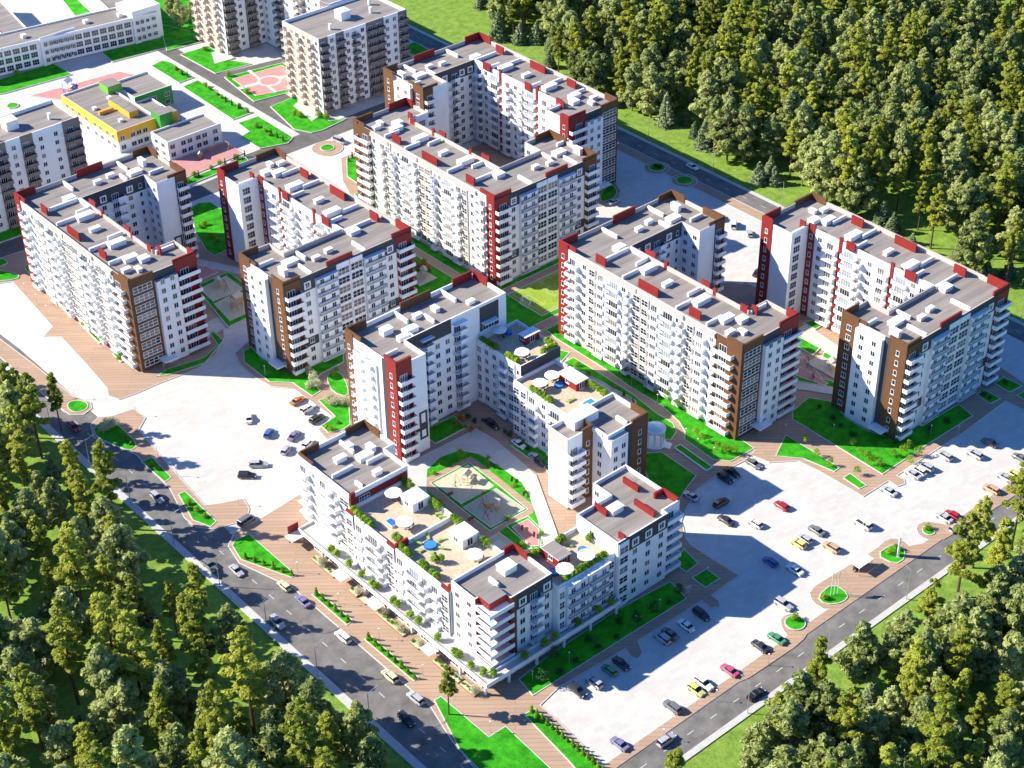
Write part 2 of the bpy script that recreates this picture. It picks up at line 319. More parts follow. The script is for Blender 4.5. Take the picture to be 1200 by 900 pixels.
LAWNS = []
def lawn(px, z=.14, sm=0, mt='lawn', kerb='kerb', world=False):
    p = px if world else GP(px)
    if sm: p = smooth(ccw(p), sm)
    LAWNS.append(p)
    return area('lawn', p, zz(z), mt, kerb, base=-.1)
for p, s in (
    ([(110, 500), (128, 491.7), (140, 500), (162, 522), (152, 529), (133, 521), (113, 513)], 1),
    ([(166.7, 541.7), (178.3, 536.7), (200, 560), (193.3, 565)], 0),
    ([(210, 580), (216.7, 576.7), (253, 611.7), (246.7, 617.5), (226.7, 610)], 0),
    ([(273, 640), (276, 634), (291.7, 627), (346.7, 675), (341.7, 677), (283, 656)], 0),
    ([(80, 472), (91.7, 469.5), (103, 473), (102, 480), (90, 484), (80, 480)], 2),
    ([(366.7, 697.5), (373, 695), (413, 728), (406.7, 732.5)], 0), ([(428, 750), (435, 746.7), (490, 795), (485, 798)], 0),
    ([(510, 821.7), (516.7, 817.5), (573, 865), (592.5, 852.5), (643, 900), (700, 955), (612, 965), (561.7, 902), (540, 880)], 0),
    ([(615, 838), (626.7, 831.7), (710, 905), (745, 940), (712, 945), (668, 893)], 0),
    ([(609, 797), (624.6, 815), (803.8, 702), (785, 683), (720, 718), (640, 772)], 0),
    ([(811.7, 678), (828, 668), (842.5, 678.7), (826.7, 688.7)], 0), ([(790, 660), (801.7, 645), (817.5, 660.8), (804, 670.8)], 0),
    ([(652, 397), (640, 387), (650, 378), (668, 380), (862, 512), (883, 526), (856, 541), (836, 539), (802.5, 515), (803.6, 507), (796, 494.5), (775, 475.5), (739, 454), (709.7, 433)], 0),
    ([(661, 426), (672, 420), (709.7, 443), (741, 463), (767, 484), (788, 497), (792, 507), (785.6, 515.6), (752, 516), (745, 470), (700, 445)], 0),
    ([(655, 411), (667, 414), (658, 424), (650, 415)], 0), ([(752, 518), (777, 522), (752, 526)], 0), ([(750, 533), (775, 531), (815, 558), (800, 578), (790, 596), (770, 590)], 0),
    ([(909.6, 535), (921, 511), (983, 549), (977.6, 553), (942, 538)], 0), ([(989, 561), (996, 556), (1014.4, 569.8), (1007, 573)], 0),
    ([(929.4, 482.5), (947.8, 467), (976, 472), (990, 490), (1016, 506), (1044, 514), (1090, 494), (1123.5, 475), (1139, 488), (1086.7, 521), (1034, 556), (929.4, 492)], 0),
    ([(1145, 462.7), (1154.7, 458.4), (1171.7, 468), (1160, 473.4)], 0), ([(1166, 450), (1176, 443), (1197, 452.8), (1183, 460)], 0), ([(1193, 464), (1200, 460), (1212, 466), (1204, 472)], 0),
    ([(1080.8, 619.6), (1087.5, 616), (1096.5, 624), (1091, 628), (1083, 626)], 2), ([(1026.8, 651), (1047, 638), (1058, 641), (1060.5, 654.5), (1049, 662)], 1),
    ([(958, 700), (976, 684.5), (994.7, 698), (987, 707), (967, 709)], 1),
    ([(286, 412), (294, 408), (307.5, 422), (339, 428), (375, 415), (402, 408), (402, 425), (375, 439), (366, 450), (375, 459), (366, 464.6), (343.5, 449), (316.5, 448), (287, 425)], 0),
    ([(383, 445), (386.7, 437.5), (399, 437), (407, 453), (408, 465.5), (391, 461)], 1), ([(374, 470), (385, 467), (408.4, 473), (410, 498), (402, 503.6), (385, 507.5), (377, 500), (393.7, 489)], 0),
    ([(186, 441), (196, 434), (240, 420), (256, 405), (247, 392), (250, 389), (261, 400), (240, 426), (196, 440)], 0),
    ([(406.7, 186.7), (420, 182.5), (421.7, 217), (407.5, 207.5)], 0), ([(416, 228), (423, 226), (434, 240), (430, 246)], 0),
    ([(704, 228), (716, 216), (723, 224), (720, 233), (704, 238)], 1),
    ([(212, 64.5), (244, 54.7), (249, 58.3), (271, 71.8), (294, 75.5), (252.6, 86.5)], 0), ([(214.7, 102.3), (231.8, 95), (294, 133), (273.3, 140.7)], 0),
    ([(279.5, 145), (302.7, 137.3), (343, 162), (337, 168.4), (305, 174.5), (283, 161), (293, 155)], 0), ([(190, 72), (200, 74), (227, 91.3), (210, 97.5), (178, 78)], 0),
    ([(263.6, 91.3), (332, 74.2), (349, 86.5), (349, 106), (297.8, 119.5)], 0), ([(317.4, 125.6), (349, 113), (386, 142.7), (405, 140), (378, 153), (365, 156), (345, 152)], 0),
    ([(-20, 100), (62, 75), (84, 88), (5, 110), (-20, 114)], 0), ([(118, 60), (190, 30), (245, 43), (132, 73)], 0), ([(180, 0), (178, -30), (250, -30), (243, 48), (196, 60)], 0),
    ([(217, 212), (287, 185), (291, 189), (220, 218)], 0), ([(50, -30), (120, -30), (118, 12), (88, 19)], 0), ([(10, 122), (20, 121), (22, 126), (8, 128)], 1),
    ([(-20, 268), (48, 246), (48, 268), (-20, 292)], 0), ([(28, 315), (34, 309), (60, 298), (60, 318), (42, 328)], 1), ([(-10, 320), (4, 318), (23, 323), (20, 328), (-10, 331)], 1), ([(-10, 305), (4, 304), (9, 309), (-4, 315), (-10, 315)], 0),
    ([(485, 50), (500, 58), (515, 66), (505, 72), (470, 60)], 0), ([(424, 165), (440, 152), (470, 175), (450, 190)], 0),
    ): lawn(p, sm=s)
lawn(circ(G(931.7, 731)[:2], 2.2), world=True); lawn(circ(G(383.7, 174)[:2], 2.2), world=True)
for q in ((770, 197), (802, 212)): lawn(circ(G(*q)[:2], 2.6), world=True)
# long lawn between the two rows of blocks, with the pitch
lawn([(248.6, 302.6), (322, 302.6), (322, 329), (276, 329), (276, 398), (250, 398), (248.6, 330)], .09, world=True)
area('path', [(270, 329), (272.8, 329), (272.8, 396), (270, 396)], zz(.10), 'boardwalk', 'kerb', base=-.1)
area('path', [(255, 324.2), (318, 324.2), (318, 326.8), (255, 326.8)], zz(.10), 'boardwalk', 'kerb', base=-.1)
area('path', [(255, 303.2), (318, 303.2), (318, 306.2), (255, 306.2)], zz(.10), 'boardwalk', 'kerb', base=-.1)
pa, pb = G(597, 346), G(635, 371)
px0, px1, py0, py1 = 275.9, 299.6, pb.y, pa.y
pit = area('sports_pitch', [(px0, py0), (px1, py0), (px1, py1), (px0, py1)], zz(.12), 'pitch', 'kerb', base=-.1)
ml = MB(); z = .12+ZN[0]*.0025+.02
def rect_line(mb, x0, x1, y0, y1, z, t=.12, mt='line'):
    for a, b, c, d in ((x0, x1, y0, y0+t), (x0, x1, y1-t, y1), (x0, x0+t, y0+t, y1-t), (x1-t, x1, y0+t, y1-t)):
        mb.face([(a, c, z), (b, c, z), (b, d, z), (a, d, z)], mt)
rect_line(ml, px0+1, px1-1, py0+.8, py1-.8, z)
xm, ym = (px0+px1)/2, (py0+py1)/2
ml.face([(xm-.06, py0+1, z), (xm+.06, py0+1, z), (xm+.06, py1-1, z), (xm-.06, py1-1, z)], 'line')
for i in range(24):
    a, b = 2*math.pi*i/24, 2*math.pi*(i+1)/24
    ml.face([(xm+r*math.cos(t), ym+r*math.sin(t), z+.004) for r, t in ((2.6, a), (2.6, b), (2.45, b), (2.45, a))], 'line')
rect_line(ml, px0+1, px0+4.5, ym-3.4, ym+3.4, z+.004)
ml.build('pitch_lines', pit)
gm = MB(); gx = px0+.7
for a, b in (((0, -1.8, 0), (0, -1.8, 2.1)), ((0, 1.8, 0), (0, 1.8, 2.1)), ((0, -1.8, 2.1), (0, 1.8, 2.1)), ((-1.1, -1.8, 0), (0, -1.8, 2.1)), ((-1.1, 1.8, 0), (0, 1.8, 2.1)), ((-1.1, -1.8, 0), (-1.1, 1.8, 0))): gm.tube(a, b, .07, .07, 'white_paint')
gt = thing('football_goal', 'white football goal standing on the shaded end of the sports pitch', 'goal', (gx, ym, z)); gm.build('goal_frame', gt)
nm_ = MB()
for i in range(9):
    y = -1.7+i*.425; nm_.tube((-1.08, y, .03), (-.04, y, 2.05), .018, .018, 'white_paint', 3)
for i in range(6):
    t = i/5; nm_.tube((-1.08+1.04*t, -1.75, .03+2.02*t), (-1.08+1.04*t, 1.75, .03+2.02*t), .018, .018, 'white_paint', 3)
nm_.build('net', gt)

# pads and plazas
def pad(px, mt, z=.2, kerb='kerb', name='play_pad'): return area(name, GP(px), zz(z), mt, kerb, base=-.1)
pad([(273.3, 93.8), (329.6, 78), (348, 86.5), (337, 106), (300, 113.3)], 'pink', name='plaza')
pad([(195, 192), (262.5, 168), (285, 180), (220, 208)], 'pink', .06); pad([(37, 113), (140, 85), (155, 88), (88, 120)], 'pink', .06)
area('path', GP([(290, 84), (293.5, 83), (325, 109), (321.5, 110)]), zz(.22), 'light_paving', base=-.1); area('path', GP([(281, 106.5), (279, 103.5), (343, 87), (345, 90)]), zz(.22), 'light_paving', base=-.1)
area('plaza', circ(G(316, 96)[:2], 4.5), zz(.22), 'light_paving', base=-.1); area('plaza', circ(G(316, 96)[:2], 3.4), zz(.22), 'pink', base=-.1)
for p in ([(248, 63), (262, 58), (275, 69), (252, 76)], [(344, 125), (352, 118), (378, 135), (366, 143)]): area('plaza', GP(p), zz(.2), 'light_paving', base=-.1)
# court between blocks by the left car park
lawn([(223, 245), (233, 239), (246.7, 238), (256.7, 245), (268, 247.5), (273, 290), (251.7, 300), (243, 295), (230, 273)], .08)
street('street', GP([(205, 304), (230, 304), (290, 317), (290, 324), (230, 312), (205, 312)]), 'light_paving').location.z = .08
pad([(231, 320), (240, 313), (255, 320), (236.7, 328)], 'pink', .1); lawn([(229, 337), (267, 320), (296, 341), (292, 372), (268, 384)], .1)
pad([(235, 340), (265, 325), (285, 340), (250, 354)], 'sand', .16); pad([(251.7, 357.5), (280, 343), (291, 350), (289, 368), (270, 377)], 'sand', .16)
Zc = lambda pts: [(480+x/5.622, 500+y/5.622) for x, y in pts]
area('street', GP(Zc([(-260, 260), (60, 215), (440, 25), (560, 95), (760, 265), (830, 330), (960, 690), (990, 800), (900, 800), (880, 740), (850, 620), (790, 450), (740, 370), (600, 270), (460, 185), (330, 160), (200, 205), (110, 290), (105, 400), (110, 560), (-260, 560)])), zz(.1), 'light_paving', 'kerb', base=-.1)
lawn(Zc([(850, 620), (790, 450), (740, 370), (600, 270), (460, 185), (330, 160), (200, 205), (110, 290), (105, 400), (110, 560), (480, 780), (590, 880), (880, 780)]), .1)
area('path', GP(Zc([(110, 345), (400, 205), (440, 225), (820, 530), (815, 575), (700, 640), (820, 780), (780, 800), (640, 665), (500, 770), (470, 740), (105, 410)])), zz(.12), 'boardwalk', base=-.1)
lawn(Zc([(140, 378), (388, 245), (585, 395), (775, 552), (530, 692), (320, 530)]), .14); lawn(Zc([(640, 660), (780, 600), (870, 690), (860, 800), (810, 810)]), .14)
pad(Zc([(165, 380), (385, 262), (550, 400), (340, 515)]), 'sand', .17); pad(Zc([(360, 540), (570, 420), (755, 550), (535, 670)]), 'pad', .17)
pad(Zc([(680, 670), (780, 620), (850, 690), (850, 790), (800, 795)]), 'pink', .17); pad(Zc([(485, 770), (590, 710), (690, 785), (590, 850)]), 'pad', .17)
pad(Zc([(550, 785), (590, 760), (630, 785), (592, 812)]), 'light_paving', .19)
lawn([(215, 282), (225, 282), (226, 288), (215, 288)], .1, world=True); lawn([(229, 252), (233.4, 252), (233.4, 268), (229, 268)], .08, world=True)
Zr = lambda pts: [(900+x/7.5, 360+y/7.5) for x, y in pts]
area('street', GP(Zr([(240, 220), (330, 165), (680, 400), (680, 520), (640, 480)])), zz(.1), 'light_paving', 'kerb', base=-.1)
area('street', GP(Zr([(120, 650), (620, 730), (620, 780), (120, 700)])), zz(.1), 'light_paving', 'kerb', base=-.1)
lawn(Zr([(200, 235), (450, 370), (390, 425), (180, 310)]), .12); lawn(Zr([(500, 410), (660, 490), (640, 540), (480, 440)]), .12); lawn(Zr([(320, 145), (420, 120), (480, 160), (415, 200)]), .12); lawn(Zr([(160, 640), (200, 580), (560, 660), (620, 720)]), .1)
pad(Zr([(345, 500), (455, 440), (640, 550), (600, 640)]), 'sand', .16); pad(Zr([(185, 400), (300, 455), (190, 500), (150, 470)]), 'sand', .16); pad(Zr([(200, 590), (290, 540), (520, 680), (490, 695)]), 'pink', .16)
pad(Zr([(450, 510), (490, 480), (540, 510), (495, 535)]), 'light_paving', .19)
area('street', [(296, 352), (303, 352), (303, 402), (296, 402)], zz(.1), 'light_paving', 'kerb', base=-.1); lawn([(322, 365), (331, 365), (331, 378), (322, 378)], .1, world=True); lawn([(310, 392), (326, 392), (326, 402), (310, 402)], .1, world=True)
pad([(479, 324), (497, 319), (511, 327), (492, 336)], 'sand', .16); pad([(791, 526), (797, 523), (834, 549), (828, 552.6)], 'lawn', .18, 'white_paint', 'lawn')
# painted bay lines in the car parks
def baylines(name, x0, x1, y0, y1, step, alongx=True):
    b = MB(); n = int(((x1-x0) if alongx else (y1-y0))/step)
    for i in range(n+1):
        if alongx: x = x0+i*step; b.face([(x-.06, y0, 0), (x+.06, y0, 0), (x+.06, y1, 0), (x-.06, y1, 0)], 'line')
        else: y = y0+i*step; b.face([(x0, y-.06, 0), (x1, y-.06, 0), (x1, y+.06, 0), (x0, y+.06, 0)], 'line')
    o = b.build('bay_lines', bpy.data.objects['parking_pavement']); o['kind'] = 'stuff'; o.location.z = .006
baylines('a', 190, 232, 190.3, 195.3, 2.6); baylines('b', 185, 330, 173.6, 178.6, 2.6); baylines('c', 242, 282, 183.5, 188.5, 2.6); baylines('c', 242, 282, 188.7, 193.7, 2.6)
baylines('d', 300, 350, 187, 192, 2.6); baylines('e', 350, 355, 200, 260, 2.6, False); baylines('f', 160, 165, 280, 350, 2.6, False); baylines('g', 178, 183, 286, 330, 2.6, False); baylines('h', 335, 340, 285, 345, 2.6, False); baylines('i', 357.5, 362.5, 235, 345, 2.6, False)
# ------------------------------------------------------------------ building kit
FH = 2.95; Z1 = 1.2; WC = {}
def window_mesh(wd, h, cols=2, rows=1, glass='glass', frame='white_trim', fw=.09, surround=0):
    k = (round(wd, 1), round(h, 1), cols, rows, glass, frame, fw, surround)
    if k in WC: return WC[k]
    wd, h = k[0], k[1]; b = MB(); d = .07
    if surround:
        s = surround; b.box(-wd/2-s, wd/2+s, -.02, .10, -s, -.001, 'white_trim'); b.box(-wd/2-s, wd/2+s, -.02, .10, h+.001, h+s, 'white_trim')
        b.box(-wd/2-s, -wd/2-.001, -.02, .10, 0, h, 'white_trim'); b.box(wd/2+.001, wd/2+s, -.02, .10, 0, h, 'white_trim')
    b.face([(-wd/2, .015, 0), (wd/2, .015, 0), (wd/2, .015, h), (-wd/2, .015, h)][::-1], glass)
    b.box(-wd/2, wd/2, 0, d, 0, fw, frame); b.box(-wd/2, wd/2, 0, d, h-fw, h, frame)
    for i in range(cols+1):
        x = -wd/2+fw/2+(wd-fw)*i/cols; b.box(x-fw/2, x+fw/2, 0, d-.004, fw, h-fw, frame)
    for j in range(1, rows):
        z = h*j/rows; b.box(-wd/2+fw, wd/2-fw, 0, d-.008, z-fw/2, z+fw/2, frame)
    b.box(-wd/2-.08, wd/2+.08, 0, .16, -.06, -.002, 'white_trim')
    WC[k] = b.mesh('window'); return WC[k]
BC = {}
def balcony_mesh(wd, dp, style='solid', back=None, m='white_trim'):
    k = (round(wd, 1), round(dp, 1), style, m)
    if k in BC: return BC[k]
    wd, dp = k[0], k[1]; b = MB(); t = .1
    b.box(-wd/2, wd/2, 0, dp, -.16, 0, m)
    if style == 'solid':
        b.box(-wd/2, wd/2, dp-t, dp, .001, 1.0, m); b.box(-wd/2, -wd/2+t, 0, dp-t, .001, 1.0, m); b.box(wd/2-t, wd/2, 0, dp-t, .001, 1.0, m)
    elif style == 'half':      # solid to one side, railing to the other
        b.box(-wd/2, wd*.1, dp-t, dp, .001, 1.0, m); b.box(-wd/2, -wd/2+t, 0, dp-t, .001, 1.0, m)
        b.box(wd*.1, wd/2, dp-.05, dp, .92, 1.0, 'metal'); b.box(wd/2-.05, wd/2, 0, dp-.05, .92, 1.0, 'metal')
        for i in range(6): x = wd*.1+(wd*.4)*(i+.5)/6; b.box(x-.02, x+.02, dp-.05, dp-.01, 0, .92, 'metal')
    elif style == 'glass':
        b.box(-wd/2, wd/2, dp-.06, dp, .1, .9, 'glass_pale'); b.box(-wd/2, -wd/2+.06, 0, dp-.06, .1, .9, 'glass_pale'); b.box(wd/2-.06, wd/2, 0, dp-.06, .1, .9, 'glass_pale')
        b.box(-wd/2, wd/2, dp-.08, dp+.02, .9, 1.0, m); b.box(-wd/2, -wd/2+.08, 0, dp-.08, .9, 1.0, m); b.box(wd/2-.08, wd/2, 0, dp-.08, .9, 1.0, m)
    BC[k] = b.mesh('balcony'); return BC[k]

class Bld:
    def __init__(s, name, label, cat, poly, xf=lambda x, y: (x, y), floors=9, deck=28.0, par=29.3, nrm=None, wall='white', group=None, rooft='roof', z1=Z1, into=None, pm='white_trim'):
        s.xf = xf; s.poly = poly; s.fl = floors; s.deck = deck; s.par = par; s.z1 = z1
        o = xf(*poly[0]); s.o = into.o if into else Vector((o[0], o[1], 0)); s.e = into.e if into else thing(name, label, cat, s.o, 0, group)
        s.w = [xf(*p) for p in poly]; s.rel = [(p[0]-s.o.x, p[1]-s.o.y) for p in s.w]
        b = MB(); prism(b, s.rel, 0, deck, wall, wall); b.build('wall', s.e)
        b = MB(); prism(b, inset(ccw(s.rel), .34), deck-.05, deck+.03, rooft, rooft); s.roof = b.build('roof', s.e)
        b = MB(); ring(b, ccw(s.rel), .35, deck-.02, par, pm, ['white_trim']*len(poly)); b.build('parapet', s.roof)
        s.hid = MB()
    def zf(s, i): return s.z1+FH*i
    def pt(s, x, y): p = s.xf(x, y); return p[0]-s.o.x, p[1]-s.o.y
    def box(s, name, x0, x1, y0, y1, z0, z1, mt, top=None, par=None):
        a = s.pt(x0, y0); c = s.pt(x1, y1); b = MB(); b.box(a[0], c[0], a[1], c[1], z0, z1, mt, top); return b.build(name, par or s.e)
    def frame(s, e):
        """edge e of the outline: start, unit direction, outward normal (world), length"""
        p0 = Vector(s.rel[e]); p1 = Vector(s.rel[(e+1) % len(s.rel)]); d = (p1-p0); L = d.length; d /= L
        n = Vector((d.y, -d.x))
        q = s.w; ar = sum(q[i][0]*q[(i+1) % len(q)][1]-q[(i+1) % len(q)][0]*q[i][1] for i in range(len(q)))
        if ar < 0: n = -n
        return p0, d, n, L
    def put(s, name, me, p, n, z):
        u = (n.y, -n.x); return link(name, me, s.e, (p.x, p.y, z), math.atan2(u[1], u[0]))
    def panel(s, name, p0, d, n, a, b, out, z0, z1, mt, back=-.05, cap=None):
        m = MB(); q = [p0+d*a+n*back, p0+d*b+n*back, p0+d*b+n*out, p0+d*a+n*out]
        prism(m, [(t.x, t.y) for t in q], z0, z1, mt, cap or mt); return m.build(name, s.e)
    def facade(s, e, bays, lo=0, hi=None, band=None, lowdark=None, force=None):
        p0, d, n, L = s.frame(e); hi = s.fl if hi is None else hi
        c0 = bays[0][0]; tot = sum(b[1] for b in bays); k = L/tot; a = 0; vis = (n.x < -.3 or n.y < -.3) if force is None else force
        if band: s.panel('top_band', p0, d, n, .02, L-.02, .10, s.zf(s.fl-1)-.1, s.par+.02, band)
        for by in bays:
            ty, wd = by[0], by[1]*k; c = by[2] if len(by) > 2 else None; ext = by[3] if len(by) > 3 else .6
            mid = a+wd/2; out = .02
            if c and not (c == 'taupe' and ty == 'b' and wd < 3.3): s.panel('cladding', p0, d, n, a+.01, a+wd-.01, .16, .35, s.par+ext, c, back=-.36 if ext > .1 else -.05); out = .17
            elif band: out = .02
            if ty == 'p':
                out = .95; zt = s.zf(s.fl-1)+2.5 if band else s.par-.6
                s.panel('bay', p0, d, n, a+.25, a+wd-.25, out-.02, .55, zt, 'white')
                s.panel('bay_canopy', p0, d, n, a+.1, a+wd-.1, out+.55, zt+.01, zt+.2, 'white_trim')
            elif ty == 'P':
                out = 1.3; zt = s.par-(2.5 if c0 == 'G' else 1.0); s.panel('bay', p0, d, n, a, a+wd, out-.02, .4, zt, 'white', cap='tan'); s.panel('top_band', p0, d, n, a, a+wd, .1, zt, s.par+.02, 'grey') if c0 == 'G' else None
            elif ty in 'gS':
                s.panel('stair_bay', p0, d, n, a+.1, a+wd-.1, .33, .5, s.par-.4, by[4] if len(by) > 4 else 'white'); out = .35
            q0 = p0+d*mid
            for i in range(lo, hi):
                z = s.zf(i); o2 = out
                if band and i == s.fl-1 and not c and ty not in 'pgS': o2 = .12
                P = q0+n*o2
                if not vis:
                    if ty == '-': continue
                    hw = min(wd*.35, 1.1); A = q0+n*(o2+.03)
                    s.hid.face([(A.x+d.x*t, A.y+d.y*t, zz_) for t, zz_ in ((-hw, z+.9), (hw, z+.9), (hw, z+2.4), (-hw, z+2.4))], 'glass'); continue
                g = 'glass' if random.random() < .8 else 'glass_curtain'
                if ty == 'w': s.put('window', window_mesh(1.5, 1.55, 2, 1, g, surround=.3 if (band and i == s.fl-1) else 0), P, n, z+.85)
                elif ty == 'W':
                    for t in (-.25, .25): s.put('window', window_mesh(1.4, 1.5, 2, 1, g), P+d*wd*t, n, z+.85)
                elif ty in 'bcn':
                    bw = min(wd-.3, 5.2); dp = 1.35 if ty != 'n' else 1.7
                    st = {'b': 'solid', 'c': 'half', 'n': 'solid'}[ty]
                    s.put('window', window_mesh(min(2.2, bw*.6), 2.15, 3, 1, g), P+d*(-.12*wd), n, z+.1)
                    s.put('balcony', balcony_mesh(bw, dp, st, m=c if c in ('taupe', 'peach') else 'white_trim'), P, n, z)
                elif ty == 'B':
                    s.put('window', window_mesh(min(3.4, wd-.8), 2.2, 4, 1, 'glass_pale' if random.random() < .6 else g), P, n, z+.1); s.put('balcony', balcony_mesh(wd-.4, 1.0, 'solid'), P, n, z)
                elif ty == 'L':
                    s.put('window', window_mesh(min(2.6, wd*.5), 2.1, 3, 1, g), P-d*(.1*wd), n, z+.1); s.put('balcony', balcony_mesh(wd-.1, 1.5, 'solid'), P, n, z)
                elif ty in 'pP':
                    for t in (-.23, .23): s.put('window', window_mesh(1.4, 1.6, 2, 1, g), P+d*wd*t, n, z+.8)
                    if ty == 'p' and i < s.fl: s.put('balcony', balcony_mesh(wd-.6, .55, 'glass'), P, n, z)
                elif ty == 'g': s.put('window', window_mesh(wd-.6, 2.2, 3, 2, g if i % 3 else 'glass_curtain', fw=.1), P, n, z+.35)
                elif ty == 'G': s.put('window', window_mesh(wd-1.6, 2.0, 4, 2, 'glass_curtain' if i % 2 else 'glass', fw=.12), P, n, z+.4)
                elif ty == 'S': s.put('window', window_mesh(wd-.7, 1.9, 2, 2, g, fw=.08), P, n, z+.5)
                elif ty == 's': s.put('window', window_mesh(1.0, 1.5, 1, 1, g), P, n, z+.85)
                elif ty == 'm': s.put('window', window_mesh(2.6, 2.1, 3, 2, 'glass', fw=.06), P, n, z+.5)
            if lowdark and ty in lowdark: s.panel('dark_band', p0, d, n, a+.05, a+wd-.05, out+.03 if ty == 'w' else out+.0, s.zf(2)+.0, s.zf(3)-.15, 'grey') if ty == 'w' else None
            a += wd
        s.panel('plinth', p0, d, n, .02, L-.02, .12, -.05, .5, 'plinth') if vis else None
    def finish(s):
        if s.hid.f: o = s.hid.build('rear_windows', s.e); o['kind'] = 'stuff'
    # roof furniture in local coordinates
    def fin(s, x0, y0, x1, y1, mt='white_trim', h=1.15, t=.28, name='roof_wall'):
        z = s.deck+.02
        if abs(x1-x0) > abs(y1-y0): s.box(name, min(x0, x1), max(x0, x1), y0-t, y0+t, z, z+h, mt, par=s.roof)
        else: s.box(name, x0-t, x0+t, min(y0, y1), max(y0, y1), z, z+h, mt, par=s.roof)
    def vent(s, x, y, w_=2.2, d_=1.3, h=1.2):
        b = MB(); a = s.pt(x, y); z = s.deck+.02
        b.box(-w_/2, w_/2, -d_/2, d_/2, 0, h, 'white_trim'); b.box(-w_/2-.12, w_/2+.12, -d_/2-.12, d_/2+.12, h+.001, h+.14, 'white_trim')
        b.build('vent_shaft', s.roof, (a[0], a[1], z))
    def standpanel(s, x0, y0, x1, y1, mt, z0=None, z1=None, t=.22):
        s.fin(x0, y0, x1, y1, mt, (z1 or s.par+1.3)-s.deck, t, 'screen_wall')

